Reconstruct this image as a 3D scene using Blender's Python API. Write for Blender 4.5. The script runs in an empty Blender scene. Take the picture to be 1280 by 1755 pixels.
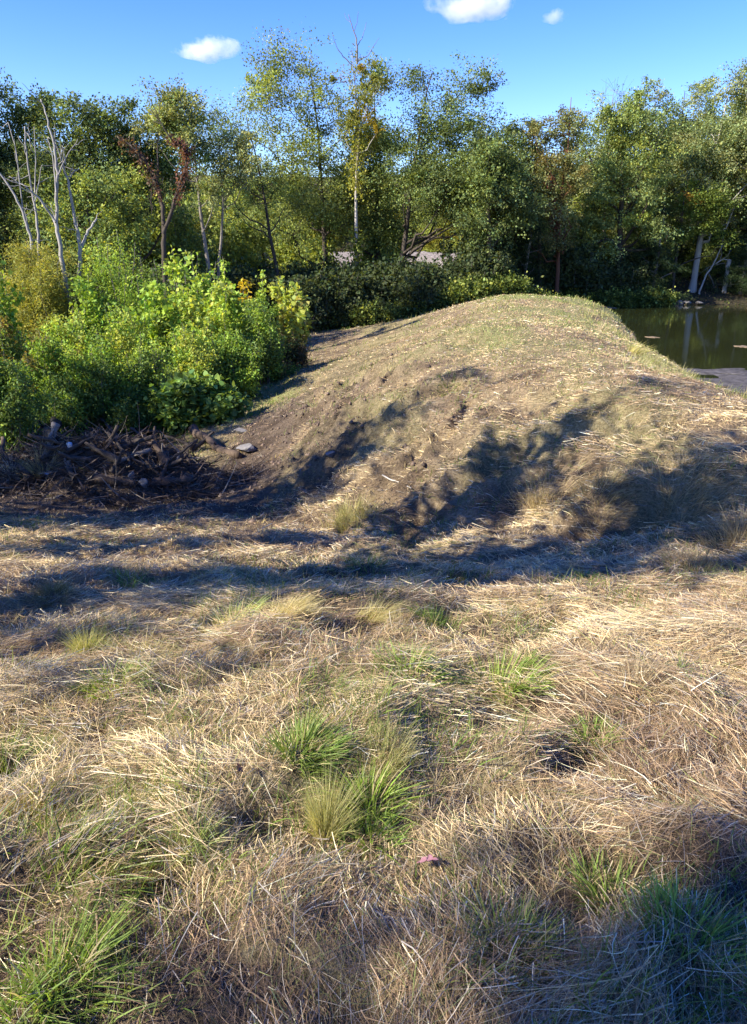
import bpy, math, random
import numpy as np
sc = bpy.context.scene
C = sc.collection
R = math.radians
PI = math.pi

# ------------------------------------------------------------------ camera, sky, sun, exposure
FPX, EYE, PITCH = 1284.0, 1.65, R(18.8)
cam = bpy.data.cameras.new('camera')
cam.sensor_fit = 'HORIZONTAL'; cam.sensor_width = 36.0; cam.lens = FPX / 1280.0 * 36.0
cam.clip_start = 0.05; cam.clip_end = 6000
camo = bpy.data.objects.new('camera', cam); C.objects.link(camo)
camo.location = (0, 0, EYE); camo.rotation_euler = (R(90) - PITCH, 0, 0)
sc.camera = camo

SUN_EL, SUN_FRONT = R(34), R(-24)     # sun at the left of the view, a little behind the camera
world = bpy.data.worlds.new('World'); sc.world = world; world.use_nodes = True
wn, wl = world.node_tree.nodes, world.node_tree.links
sky = wn.new('ShaderNodeTexSky'); sky.sky_type = 'NISHITA'; sky.sun_disc = False
sky.sun_elevation = SUN_EL; sky.sun_rotation = -(R(90) - SUN_FRONT)
sky.air_density = 1.0; sky.dust_density = 0.1; sky.ozone_density = 3.0; sky.altitude = 200
hs = wn.new('ShaderNodeHueSaturation'); hs.inputs['Saturation'].default_value = 1.37; hs.inputs['Value'].default_value = 1.0; hs.inputs['Hue'].default_value = .528
wl.new(sky.outputs[0], hs.inputs['Color'])
wl.new(hs.outputs[0], wn['Background'].inputs['Color'])
wn['Background'].inputs['Strength'].default_value = 0.13
sl = bpy.data.lights.new('sun', 'SUN'); sl.energy = 5.0; sl.angle = R(0.53); sl.color = (1.0, 0.92, 0.79)
slo = bpy.data.objects.new('sun', sl); C.objects.link(slo)
SD = np.array([-math.cos(SUN_EL) * math.cos(SUN_FRONT), math.cos(SUN_EL) * math.sin(SUN_FRONT), math.sin(SUN_EL)])
from mathutils import Vector
slo.rotation_euler = Vector(-SD).to_track_quat('-Z', 'Y').to_euler()
sc.view_settings.view_transform = 'Standard'; sc.view_settings.look = 'None'
sc.view_settings.gamma = 1; sc.view_settings.use_curve_mapping = False
sc.view_settings.exposure = 1.4
sc.render.engine = 'CYCLES'
cy = sc.cycles
cy.max_bounces = 5; cy.diffuse_bounces = 3; cy.glossy_bounces = 2; cy.transmission_bounces = 3
cy.transparent_max_bounces = 4; cy.volume_bounces = 3; cy.caustics_reflective = False; cy.caustics_refractive = False

# ------------------------------------------------------------------ helpers
def tag(o, label=None, cat=None, group=None, kind=None):
    if label: o['label'] = label
    if cat: o['category'] = cat
    if group: o['group'] = group
    if kind: o['kind'] = kind
    return o

def empty(name, loc, label=None, cat=None, group=None):
    o = bpy.data.objects.new(name, None); C.objects.link(o)
    o.location = loc; o.empty_display_size = 0.3
    return tag(o, label, cat, group)

def mesh(name, V, F, mat, parent=None, col=None, smooth=False, attrs=None):
    """V (n,3), F (m,k) or list of (m,k) arrays; one mesh object. With a parent, V is in the parent's space."""
    V = np.asarray(V, dtype=np.float32).reshape(-1, 3)
    Fs = F if isinstance(F, list) else [F]
    Fs = [np.asarray(f, dtype=np.int32) for f in Fs if len(f)]
    me = bpy.data.meshes.new(name)
    me.vertices.add(len(V)); me.vertices.foreach_set('co', V.ravel())
    loops = np.concatenate([f.ravel() for f in Fs])
    tot = np.concatenate([np.full(len(f), f.shape[1], np.int32) for f in Fs])
    st = np.concatenate([[0], np.cumsum(tot)[:-1]]).astype(np.int32)
    me.loops.add(len(loops)); me.loops.foreach_set('vertex_index', loops)
    me.polygons.add(len(tot)); me.polygons.foreach_set('loop_start', st)
    try: me.polygons.foreach_set('loop_total', tot)
    except Exception: pass
    if smooth: me.polygons.foreach_set('use_smooth', np.ones(len(tot), bool))
    if col is not None:
        a = me.color_attributes.new('Col', 'FLOAT_COLOR', 'POINT')
        c4 = np.ones((len(V), 4), np.float32); c4[:, :3] = col
        a.data.foreach_set('color', c4.ravel())
    for k, v in (attrs or {}).items():
        a = me.attributes.new(k, 'FLOAT', 'POINT'); a.data.foreach_set('value', np.asarray(v, np.float32))
    me.materials.append(mat)
    me.update(calc_edges=True); me.validate(verbose=False)
    o = bpy.data.objects.new(name, me); C.objects.link(o)
    if parent is not None: o.parent = parent
    return o

def dup(root, loc, rz, s, label=None, group=None):
    r = root.copy(); C.objects.link(r); r.location = loc; r.rotation_euler = (0, 0, rz); r.scale = (s, s, s)
    if label: r['label'] = label
    if group: r['group'] = group
    for ch in list(root.children):
        c = ch.copy(); C.objects.link(c); c.parent = r
    return r

# value noise -----------------------------------------------------------
_T = np.random.default_rng(7).random((256, 256))
def vnoise(x, y):
    xi = np.floor(x).astype(int); yi = np.floor(y).astype(int)
    fx = x - xi; fy = y - yi
    fx = fx * fx * (3 - 2 * fx); fy = fy * fy * (3 - 2 * fy)
    g = lambda a, b: _T[a & 255, b & 255]
    return ((g(xi, yi) * (1 - fx) + g(xi + 1, yi) * fx) * (1 - fy) + (g(xi, yi + 1) * (1 - fx) + g(xi + 1, yi + 1) * fx) * fy)
def fbm(x, y, o=3):
    s = 0; a = 1; t = 0
    for k in range(o):
        s = s + a * vnoise(x * 2 ** k + 17.3 * k, y * 2 ** k - 9.1 * k); t += a; a *= .5
    return s / t
def smooth(a, b, x):
    t = np.clip((x - a) / (b - a), 0, 1); return t * t * (3 - 2 * t)

# ------------------------------------------------------------------ terrain function
CP = np.array([
 (0,0,0),(-6,1,-.1),(0,-3,.4),(-6,-3,.3),(6,-3,.5),(5,1.5,.1),(0,2,-.08),(-2,3,-.25),(2,3,-.2),(0,4,-.45),(-3,4,-.5),(3,4.2,-.43),
 (-4,6,-1.0),(0,6,-1.0),(3,6,-.9),(5,6,-.65),(8,5,0),(-5,8,-1.5),(-2,8,-1.5),(0,8,-1.48),(1.5,7.7,-1.35),
 (2.9,7.9,-1.2),(4.2,7.8,-.98),(3.1,8.5,-.86),(4.4,8.6,-.68),(3.1,9.3,-.46),(4.6,9.2,-.4),(3.8,11.2,-.1),(4.8,10.4,-.33),(5.5,11,-.4),(5.8,13,-.6),(6.4,16,-.65),(7.2,20.5,-.7),(8.9,27,-.65),(10.5,33.5,-.7),(7.5,8,-.25),(7.5,10.5,-.6),
 (1.65,8.7,-1.42),(1.75,10,-1.05),(2.1,11.4,-.55),(2.3,12.8,-.12),(0,9.5,-1.77),(0,11,-1.37),(.1,12.5,-.8),(.4,14,-.45),
 (.3,17,-.62),(.3,24,-1.0),(1.5,17.5,-.05),(-1.5,12,-2.1),(-1.9,15,-1.98),(-1.5,17.5,-1.5),(-2.3,12,-2.2),(-3.1,20,-2.2),(-2.3,28,-2.15),(-2.3,33,-2.05),(0,36,-1.4),
 (-.8,20,-1.5),(-.6,26,-1.55),(2,38,-1.2),(5,36.5,-.25),(7.5,36.5,-.12),(2.7,13.2,-.05),(4.4,13,-.02),(4.2,20,0),(2.3,20,0),(1.6,20,-.42),(.4,20,-1.12),(2.9,27,-.45),(1.2,27,-1.25),(1.3,16,-.02),(.6,16,-.4),(1.7,14.3,-.06),(4.5,31,-.06),(3.6,31,-.5),(5.8,20,-.02),(5.5,27,0),(3.7,27,0),(7.2,27,-.02),(5.4,34,-.03),(7.6,34,0),(9.1,34,-.12),
 (8.5,20,-1.6),(9.9,27,-1.7),(11,33,-1.6),(7.6,15,-1.4),(9,20,-2.2),(13,30,-2.2),(20,25,-2.5),(20,40,-2.2),(14,38,-2),(30,30,-2.2),(12,15,-1.6),(20,14,-1.2),(10,11.3,-.9),(20,10,-.4),(9.5,38.5,-1.3),
 (10,43.8,-1.2),(10.3,45.5,-.5),(15,44.8,-1.15),(15,46,-.7),(15,47.6,-.2),(22,45,-1.15),(22,46.3,-.7),(22,48,-.15),(32,45.5,-1.15),(32,48,-.2),(45,40,-.8),(7.5,40,-.5),(8,44,-.6),
 (2,42,-1.5),(-6,38,-1.8),(-12,42,-1.7),(-22,40,-1.5),(-10,25,-2.2),(-22,25,-2.2),(-8,14,-2.2),(-15,14,-2.1),(-15,6,-1.2),(-15,0,-.2),(-20,-5,.3),(-6,11,-2.1),(-10,10,-1.8),
 (0,50,-1),(-30,50,-1),(20,56,.3),(0,60,.2),(30,60,1.2),(-40,60,0),(0,80,2),(40,85,6),(-40,85,4),(0,120,12),(60,120,16),(-60,120,14),(-50,20,-1),(60,20,1),(20,0,.6),(0,-15,1.5),(-40,-15,1.5),(40,-15,2)], float)
def _k(d2): return .5 * d2 * np.log(d2 + 1e-9)
def _solve():
    P = CP[:, :2]; n = len(P)
    d2 = ((P[:, None] - P[None]) ** 2).sum(2)
    A = np.zeros((n + 3, n + 3)); A[:n, :n] = _k(d2) + np.eye(n) * .15
    A[:n, n] = 1; A[:n, n + 1:] = P; A[n, :n] = 1; A[n + 1:, :n] = P.T
    b = np.zeros(n + 3); b[:n] = CP[:, 2]
    return np.linalg.solve(A, b)
_W = _solve()
def base_h(x, y):
    x = np.asarray(x, float); y = np.asarray(y, float); sh = x.shape
    xf = np.clip(x.ravel(), -70, 70); yf = np.clip(y.ravel(), -18, 125)
    out = np.empty(len(xf)); n = len(CP)
    for s in range(0, len(xf), 40000):
        X = xf[s:s + 40000]; Y = yf[s:s + 40000]
        d2 = (X[:, None] - CP[None, :, 0]) ** 2 + (Y[:, None] - CP[None, :, 1]) ** 2
        out[s:s + 40000] = _k(d2) @ _W[:n] + _W[n] + _W[n + 1] * X + _W[n + 2] * Y
    return out.reshape(sh)
def dirt_mask(x, y):
    """bare earth: the toe ditch, the pile's floor, scraped lower dam face"""
    n = fbm(x * .9 + 3, y * .9, 3) - .5
    tx = np.interp(y, [9.5, 11, 12, 15, 18, 22, 26], [-2.6, -2.6, -2.6, -2.3, -2.4, -2.7, -2.6])
    d = np.abs(x - tx)
    m = smooth(1.5, .5, d + n * 1.2) * smooth(10.0, 11.2, y + n) * smooth(21, 17, y)
    m = np.maximum(m, smooth(2.6, 1.5, np.hypot((x + 4.6) / 1.4, (y - 12.6) / .95) + n * 1.3))
    far = smooth(1.2, .3, np.hypot((x + 1.2) / 1.6, (y - 28.5) / 5) + n * 1.2) * .45
    face = smooth(.9, .25, np.abs(x + .9 - (y - 12) * .02) + n * 1.0) * smooth(10.5, 11.5, y) * smooth(19, 15, y)
    e = np.interp(y, [9, 11, 13, 18, 24, 34], [2.6, 2.2, 1.2, 1.6, 2.8, 4.8])
    side = smooth(.3, -.7, x - e + n * 2.2) * smooth(-3.2, -2.4, x) * smooth(8.6, 9.6, y + n) * smooth(37, 34, y) * (.08 + .34 * smooth(.46, .6, fbm(x * 2.2, y * 1.6 + 5, 3)))
    return np.clip(np.maximum(np.maximum(np.maximum(m, far), face * .8), side), 0, 1)
def height(x, y):
    x = np.asarray(x, float); y = np.asarray(y, float)
    h = base_h(x, y)
    near = smooth(40, 18, np.hypot(x, y))
    h = h + (fbm(x * .45, y * .45, 2) - .5) * .22 * near * smooth(1, 5, y)
    crest = smooth(1.2, 3.2, x - (y - 12) * .2) * smooth(11.5, 13, y)
    am = near * (1 - .8 * crest)
    h = h + (fbm(x * 1.7 + 5, y * 1.7, 3) - .5) * .25 * am
    h = h + (fbm(x * 5.1, y * 5.1 + 3, 3) - .5) * .15 * am * smooth(14, 8, np.hypot(x, y))
    sh = smooth(-1, .6, x) * smooth(4.5, 3, x) * smooth(7.2, 8.4, y) * smooth(13, 10.5, y)
    h = h + sh * ((fbm(x * 1.9 + 3, y * 1.9, 3) - .5) * .5 + (fbm(x * 5.2, y * 5.2, 3) - .5) * .16)
    # debris mound
    r = np.hypot((x + 4.9) / 2.5, (y - 13.4) / 1.2)
    h = h + .85 * smooth(1.15, .1, r + (fbm(x * 2.2, y * 2.2, 3) - .5) * .5)
    # scraped ditch edge and furrows in the dam face
    fu = np.sin((y * 1.0 + x * .35) * 5.2 + 3 * fbm(x * .8, y * .8, 2))
    fz = smooth(1.9, .4, np.abs(x + .6)) * smooth(10, 11.5, y) * smooth(22, 16, y)
    h = h + fz * (fu * .05 + (fbm(x * 3.1, y * 3.1, 4) - .5) * .42 + (fbm(x * 1.3 + 9, y * 1.3, 2) - .5) * .35)
    # overhang-like tussock edge at the near right bank
    b = np.hypot((x - 3.4) / 1.2, (y - 8.45) / .32)
    h = h + .24 * smooth(1.2, .2, b + (fbm(x * 2.5, y * 2.5, 3) - .5) * .8)
    b = np.hypot((x - 3.2) / 1.1, (y - 7.95) / .28)
    h = h - .24 * smooth(1.2, .2, b + (fbm(x * 2.5 + 9, y * 2.5, 3) - .5) * .8)
    return h - .06 * hollow(x, y) + gully(x, y)
GUL = [([(-1.27, 11.06), (-.74, 11.42), (-.38, 12.02), (.38, 12.09), (.97, 12.42), (1.43, 12.7)], .3, .2), ([(.08, 9.43), (.94, 9.63), (1.53, 9.96), (1.85, 10.04), (2.47, 9.7), (3.11, 9.81)], .26, .22),
       ([(-.3, 10.2), (.5, 10.6), (1.2, 11.2), (1.5, 11.9)], .16, .12), ([(-1.0, 13.2), (-.2, 13.9), (.5, 14.6)], .18, .12)]
def gully(x, y):
    wx = x + (fbm(x * 2.3, y * 2.3 + 40, 2) - .5) * .5; wy = y + (fbm(x * 2.3 + 60, y * 2.3, 2) - .5) * .5; out = 0
    for pts, w, dp in GUL:
        d = np.full(np.shape(x), 9.)
        for (ax, ay), (bx, by) in zip(pts[:-1], pts[1:]):
            t = np.clip(((wx - ax) * (bx - ax) + (wy - ay) * (by - ay)) / ((bx - ax) ** 2 + (by - ay) ** 2), 0, 1)
            d = np.minimum(d, np.hypot(wx - ax - t * (bx - ax), wy - ay - t * (by - ay)))
        out = out - dp * smooth(w, w * .25, d) + dp * .35 * smooth(w * 1.9, w * 1.2, d) * smooth(w * .7, w * 1.2, d)
    return out
def hollow(x, y):
    return smooth(.57, .66, fbm(x * 1.15 + 31, y * 1.5, 3) + (fbm(x * 6, y * 6, 2) - .5) * .12) * smooth(10, 6, y)
def H1(x, y): return float(height(np.array([x]), np.array([y]))[0])

_cp, _sp = math.cos(PITCH), math.sin(PITCH)
def ray(px, py):
    u = (px - 640) / FPX; v = (877.5 - py) / FPX
    d = np.array([u, _cp + v * _sp, -_sp + v * _cp]); return d
def ground_px(px, py, tmax=60):
    d = ray(px, py); t = np.geomspace(.8, tmax, 900)
    z = EYE + d[2] * t; h = height(d[0] * t, d[1] * t)
    i = np.argmax(z <= h); i = max(i, 1)
    if z[i] > h[i]: return None
    for k in range(1): pass
    a, b = z[i - 1] - h[i - 1], h[i] - z[i]; f = a / (a + b + 1e-9)
    tt = t[i - 1] + (t[i] - t[i - 1]) * f
    x, y = d[0] * tt, d[1] * tt
    return np.array([x, y, H1(x, y)])
def at(px, py, Y):
    d = ray(px, py); t = Y / d[1]; return np.array([d[0] * t, Y, EYE + d[2] * t])
def on(px, Y, py0=480):
    """ground point in pixel column px at distance Y"""
    z = 0.0; x = 0
    for k in range(3):
        dep = Y * _cp - (z - EYE) * _sp
        x = (px - 640) / FPX * dep; z = H1(x, Y)
    return np.array([x, Y, z])

# ------------------------------------------------------------------ materials
def newmat(name):
    m = bpy.data.materials.new(name); m.use_nodes = True
    nt = m.node_tree; nt.nodes.clear()
    out = nt.nodes.new('ShaderNodeOutputMaterial'); return m, nt, out
def nd(nt, t, **kw):
    n = nt.nodes.new(t)
    for k, v in kw.items(): setattr(n, k, v)
    return n
def ramp(nt, fac, stops):
    r = nd(nt, 'ShaderNodeValToRGB'); e = r.color_ramp.elements
    while len(e) < len(stops): e.new(.5)
    for el, (p, c) in zip(e, stops):
        el.position = p; el.color = (*c, 1) if len(c) == 3 else c
    nt.links.new(fac, r.inputs[0]); return r.outputs[0]
def noise(nt, scale, detail=4, rough=.55, vec=None):
    n = nd(nt, 'ShaderNodeTexNoise'); n.inputs['Scale'].default_value = scale; n.inputs['Detail'].default_value = detail
    n.inputs['Roughness'].default_value = rough
    if vec is not None: nt.links.new(vec, n.inputs['Vector'])
    return n.outputs['Fac']
def mixc(nt, fac, a, b, mode='MIX'):
    m = nd(nt, 'ShaderNodeMix', data_type='RGBA', blend_type=mode)
    for s, v in ((0, fac), (6, a), (7, b)):
        if hasattr(v, 'links'): nt.links.new(v, m.inputs[s])
        else: m.inputs[s].default_value = v if s == 0 else (*v, 1)
    return m.outputs[2]

def leaf_mat(name, trans=.4, rough=.5, spec=.35, tcol=(1.25, 1.15, .45)):
    m, nt, out = newmat(name); L = nt.links
    at_ = nd(nt, 'ShaderNodeAttribute', attribute_name='Col')
    p = nd(nt, 'ShaderNodeBsdfPrincipled'); p.inputs['Roughness'].default_value = rough
    p.inputs['Specular IOR Level'].default_value = spec
    L.new(at_.outputs['Color'], p.inputs['Base Color'])
    t = nd(nt, 'ShaderNodeBsdfTranslucent')
    tc = mixc(nt, 1.0, at_.outputs['Color'], tcol, 'MULTIPLY'); L.new(tc, t.inputs['Color'])
    ms = nd(nt, 'ShaderNodeMixShader'); ms.inputs[0].default_value = trans
    L.new(p.outputs[0], ms.inputs[1]); L.new(t.outputs[0], ms.inputs[2]); L.new(ms.outputs[0], out.inputs[0])
    return m
M_LEAF = leaf_mat('leaf', .42, .55, .16)
M_OAK = leaf_mat('oak_leaf', .36, .6, .1)
M_STRAW = leaf_mat('straw', .22, .6, .25, (1.1, 1.0, .8))
M_GRASS = leaf_mat('grass_blade', .45, .5, .3, (1.3, 1.2, .6))

def bark_mat(name, c1, c2, sc_=6, zs=.25, bump=.5):
    m, nt, out = newmat(name); L = nt.links
    tc = nd(nt, 'ShaderNodeTexCoord'); mp = nd(nt, 'ShaderNodeMapping'); mp.inputs['Scale'].default_value = (1, 1, zs)
    L.new(tc.outputs['Object'], mp.inputs[0])
    n = noise(nt, sc_, 6, .65, mp.outputs[0]); n2 = noise(nt, sc_ * .22, 3, .5, mp.outputs[0])
    c = ramp(nt, n, [(.3, c1), (.7, c2)])
    c = mixc(nt, n2, c, tuple(v * .55 for v in c1))
    p = nd(nt, 'ShaderNodeBsdfPrincipled'); p.inputs['Roughness'].default_value = .85; p.inputs['Specular IOR Level'].default_value = .2
    L.new(c, p.inputs['Base Color'])
    b = nd(nt, 'ShaderNodeBump'); b.inputs['Strength'].default_value = bump; b.inputs['Distance'].default_value = .03
    L.new(n, b.inputs['Height']); L.new(b.outputs[0], p.inputs['Normal']); L.new(p.outputs[0], out.inputs[0])
    return m
M_BARK = bark_mat('bark_dark', (.05, .04, .03), (.13, .105, .08))
M_BARKG = bark_mat('bark_grey', (.16, .14, .115), (.32, .29, .25))
M_PALE = bark_mat('bark_pale', (.36, .33, .28), (.62, .58, .52), 5)
M_DEAD = bark_mat('dead_wood_grey', (.27, .25, .22), (.52, .49, .45), 7)
M_LOG = bark_mat('rotten_log', (.06, .042, .03), (.2, .145, .1), 9)
M_BLACK = bark_mat('charred_wood', (.012, .011, .011), (.03, .028, .027), 9)  # plain near-black colours for the black pieces of the pile
M_ROCK = bark_mat('grey_rock', (.16, .15, .135), (.36, .34, .31), 8, 1.0, .8)

def terrain_mat():
    m, nt, out = newmat('mown_ground'); L = nt.links
    tc = nd(nt, 'ShaderNodeTexCoord'); v = tc.outputs['Object']
    d = nd(nt, 'ShaderNodeAttribute', attribute_name='dirt').outputs['Fac']
    g = nd(nt, 'ShaderNodeAttribute', attribute_name='green').outputs['Fac']
    w = nd(nt, 'ShaderNodeAttribute', attribute_name='wood').outputs['Fac']
    mp = nd(nt, 'ShaderNodeMapping'); mp.inputs['Scale'].default_value = (1, 2.2, 1); L.new(v, mp.inputs[0])
    n1 = noise(nt, 1.3, 8, .65, mp.outputs[0]); n2 = noise(nt, 26, 6, .7, mp.outputs[0]); n3 = noise(nt, 90, 4, .7, v)
    straw = ramp(nt, n2, [(.28, (.13, .09, .055)), (.48, (.37, .28, .155)), (.7, (.58, .47, .29))])
    old = ramp(nt, n2, [(.3, (.06, .045, .03)), (.7, (.24, .17, .105))])
    straw = mixc(nt, ramp(nt, n1, [(.4, (0, 0, 0)), (.62, (1, 1, 1))]), straw, old)
    grn = ramp(nt, n2, [(.28, (.08, .09, .035)), (.5, (.27, .27, .10)), (.72, (.46, .43, .2))])
    c = mixc(nt, g, straw, grn)
    soil = ramp(nt, n2, [(.3, (.045, .033, .024)), (.52, (.14, .105, .072)), (.72, (.29, .225, .16))])
    soil = mixc(nt, ramp(nt, n1, [(.42, (0, 0, 0)), (.6, (1, 1, 1))]), soil, ramp(nt, n2, [(.3, (.025, .018, .013)), (.7, (.11, .08, .055))]))
    c = mixc(nt, d, c, soil)
    litter = ramp(nt, n2, [(.3, (.03, .028, .016)), (.55, (.07, .06, .035)), (.75, (.13, .09, .05))])
    c = mixc(nt, w, c, litter)
    p = nd(nt, 'ShaderNodeBsdfPrincipled'); p.inputs['Roughness'].default_value = .95; p.inputs['Specular IOR Level'].default_value = .1
    L.new(c, p.inputs['Base Color'])
    mth = nd(nt, 'ShaderNodeMath', operation='ADD'); L.new(n2, mth.inputs[0]); L.new(n3, mth.inputs[1])
    b = nd(nt, 'ShaderNodeBump'); b.inputs['Strength'].default_value = .9; b.inputs['Distance'].default_value = .04
    L.new(mth.outputs[0], b.inputs['Height']); L.new(b.outputs[0], p.inputs['Normal']); L.new(p.outputs[0], out.inputs[0])
    return m

def simple_mat(name, c1, c2, scale=20, rough=.8, bump=.3, spec=.3, bd=.02):
    m, nt, out = newmat(name); L = nt.links
    tc = nd(nt, 'ShaderNodeTexCoord'); n = noise(nt, scale, 6, .65, tc.outputs['Object'])
    c = ramp(nt, n, [(.3, c1), (.7, c2)])
    p = nd(nt, 'ShaderNodeBsdfPrincipled'); p.inputs['Roughness'].default_value = rough; p.inputs['Specular IOR Level'].default_value = spec
    L.new(c, p.inputs['Base Color'])
    b = nd(nt, 'ShaderNodeBump'); b.inputs['Strength'].default_value = bump; b.inputs['Distance'].default_value = bd
    L.new(n, b.inputs['Height']); L.new(b.outputs[0], p.inputs['Normal']); L.new(p.outputs[0], out.inputs[0])
    return m

# ------------------------------------------------------------------ terrain mesh
def spaced(segs):
    o = []
    for a, b, s in segs: o += list(np.arange(a, b, s))
    o.append(segs[-1][1]); return np.array(o)
XS = spaced([(-600, -80, 60), (-80, -20, 3), (-20, -8, .6), (-8, -3.5, .12), (-3.5, 4.5, .055), (4.5, 9, .12), (9, 30, .7), (30, 80, 3), (80, 600, 60)])
YS = spaced([(-200, -20, 30), (-20, -2, 2), (-2, .6, .2), (.6, 6, .05), (6, 15, .07), (15, 24, .15), (24, 50, .4), (50, 130, 3), (130, 1000, 60)])
gx, gy = np.meshgrid(XS, YS)
gz = height(gx, gy)
far = np.maximum(0, gy - 125) * .06
gz = gz + far
nx, ny = len(XS), len(YS)
idx = np.arange(nx * ny).reshape(ny, nx)
Fq = np.stack([idx[:-1, :-1].ravel(), idx[:-1, 1:].ravel(), idx[1:, 1:].ravel(), idx[1:, :-1].ravel()], 1)
def green_mask(x, y):
    n = fbm(x * .55 + 40, y * .4 + 8, 4)
    cr = smooth(-.5, 1.5, x - (y - 12) * .2) * smooth(12, 15, y)
    g = smooth(.47, .62, n + .06 * cr)
    strip = smooth(1.5, .6, np.abs(x + 2.9) + (n - .5) * 1.6) * smooth(16.5, 18.5, y) * smooth(31, 26, y)
    return np.clip(np.maximum(g * (.35 + .4 * cr) + cr * .55 * smooth(.3, .6, fbm(x * 2 + 4, y * .9, 3)), strip * .9), 0, 1)
def wood_mask(x, y):
    w = np.maximum(smooth(37, 40, y), smooth(-4.0, -5.4, x + .3 * (fbm(x * .7, y * .7, 2) - .5) * 4 + (y - 30) * .02) * smooth(13.5, 16, y))
    return np.maximum(w, smooth(-9, -13, x) * smooth(6, 10, y))
terrain = mesh('ground', np.stack([gx.ravel(), gy.ravel(), gz.ravel()], 1), Fq, terrain_mat(), smooth=True,
     attrs={'dirt': np.maximum(dirt_mask(gx, gy), hollow(gx, gy) * .85).ravel(), 'green': green_mask(gx, gy).ravel(), 'wood': wood_mask(gx, gy).ravel()})
tag(terrain, 'mown straw covered ground with a grassy dam crest and a bare earth ditch', 'ground', kind='structure')

# pond -------------------------------------------------------------------
def water_mat():
    m, nt, out = newmat('pond_water'); L = nt.links
    tc = nd(nt, 'ShaderNodeTexCoord'); mp = nd(nt, 'ShaderNodeMapping'); mp.inputs['Scale'].default_value = (1, .45, 1)
    L.new(tc.outputs['Object'], mp.inputs[0])
    n = noise(nt, 2.2, 3, .5, mp.outputs[0])
    p = nd(nt, 'ShaderNodeBsdfPrincipled'); p.inputs['Base Color'].default_value = (.022, .026, .009, 1)
    p.inputs['Roughness'].default_value = .06; p.inputs['IOR'].default_value = 1.33
    b = nd(nt, 'ShaderNodeBump'); b.inputs['Strength'].default_value = .035; b.inputs['Distance'].default_value = .05
    L.new(n, b.inputs['Height']); L.new(b.outputs[0], p.inputs['Normal']); L.new(p.outputs[0], out.inputs[0])
    return m
WZ = -1.0
wpoly = [(5.2, 12.6), (60, 12.6), (60, 52), (8, 52), (8.5, 40), (6.5, 24)]
V = np.array([(x, y, WZ) for x, y in wpoly])
pond = mesh('pond_water', V, np.array([[0, 1, 2, 3, 4, 5]]), water_mat())
tag(pond, 'still dark green pond water beyond the right side of the grassy dam', 'pond', kind='structure')

# gravel railway bank ------------------------------------------------------
def ridge():
    xs = np.linspace(-45, 30, 160); prof = [(-4.2, -1.6), (-3.0, -.75), (-1.6, .02), (-1.2, .12), (1.2, .12), (1.6, .0), (5, -2)]
    rows = []
    for (dy, dz) in prof:
        rows.append(np.stack([xs, 58 + dy + .1 * np.sin(xs * .7), float(at(640, 433, 58)[2]) - .1 + dz + (vnoise(xs * 3, xs * 0 + dy * 9) - .5) * .22], 1))
    V = np.concatenate(rows); n = len(xs); I = np.arange(len(V)).reshape(len(prof), n)
    return V, np.stack([I[:-1, :-1].ravel(), I[:-1, 1:].ravel(), I[1:, 1:].ravel(), I[1:, :-1].ravel()], 1)
V, F = ridge()
gr = mesh('gravel_road', V, F, simple_mat('pale_gravel', (.10, .085, .075), (.34, .30, .27), 5, .9, 1.0, .2, .1), smooth=False)
tag(gr, 'pale grey gravel bank running level behind the trees in the centre', 'gravel bank', kind='structure')

# ------------------------------------------------------------------ geometry generators
def unit(v): return v / (np.linalg.norm(v, axis=-1, keepdims=True) + 1e-9)
def ribbons(P, D, L, W, bend, nseg=3, rng=None, tipw=.12):
    n = len(P); s = np.linspace(0, 1, nseg + 1)
    D = unit(D); side = unit(np.cross(D, rng.normal(size=(n, 3))))
    cen = P[:, None] + D[:, None] * (L[:, None] * s)[..., None] + bend[:, None] * (L[:, None] * s ** 2)[..., None]
    wid = W[:, None] * (1 - (1 - tipw) * s ** 1.6)
    off = side[:, None] * (wid * .5)[..., None]
    V = np.stack([cen - off, cen + off], 2).reshape(-1, 3)
    b = (np.arange(n) * (nseg + 1) * 2)[:, None] + (np.arange(nseg) * 2)[None]
    F = np.stack([b, b + 1, b + 3, b + 2], -1).reshape(-1, 4)
    return V, F, (nseg + 1) * 2
KITE = np.array([(0, 0, 0), (.42, .34, .06), (1, 0, -.02), (.42, -.34, .06)])
OVAL = np.array([(0, 0, 0), (.25, .24, .05), (.65, .24, .05), (1, 0, -.05), (.65, -.24, .05), (.25, -.24, .05)])
LOBE = np.array([(0, 0, 0), (.05, .3, .05), (.3, .28, .04), (.5, .5, .06), (.62, .25, .03), (1, 0, -.06), (.62, -.25, .03), (.5, -.5, .06), (.3, -.28, .04), (.05, -.3, .05)])
HEART = np.array([(0, 0, 0), (-.08, .25, .05), (.2, .46, .07), (.6, .36, .04), (1, 0, -.08), (.6, -.36, .04), (.2, -.46, .07), (-.08, -.25, .05)])
NEEDLE = np.array([(0, 0, 0), (.4, .12, .02), (1, 0, 0), (.4, -.12, .02)])
def leaves(P, size, rng, tmpl=KITE, up=.5, droop=.2, out=None):
    n = len(P)
    A = rng.normal(size=(n, 3)); A[:, 2] -= droop
    if out is not None: A = A + out
    A = unit(A)
    N = rng.normal(size=(n, 3)); N[:, 2] += up * 2
    B = unit(np.cross(N, A)); N = np.cross(A, B)
    s = np.asarray(size)[:, None, None]
    V = P[:, None] + s * (tmpl[None, :, 0, None] * A[:, None] + tmpl[None, :, 1, None] * B[:, None] + tmpl[None, :, 2, None] * N[:, None])
    k = len(tmpl)
    return V.reshape(-1, 3), np.arange(n * k).reshape(n, k)
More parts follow.
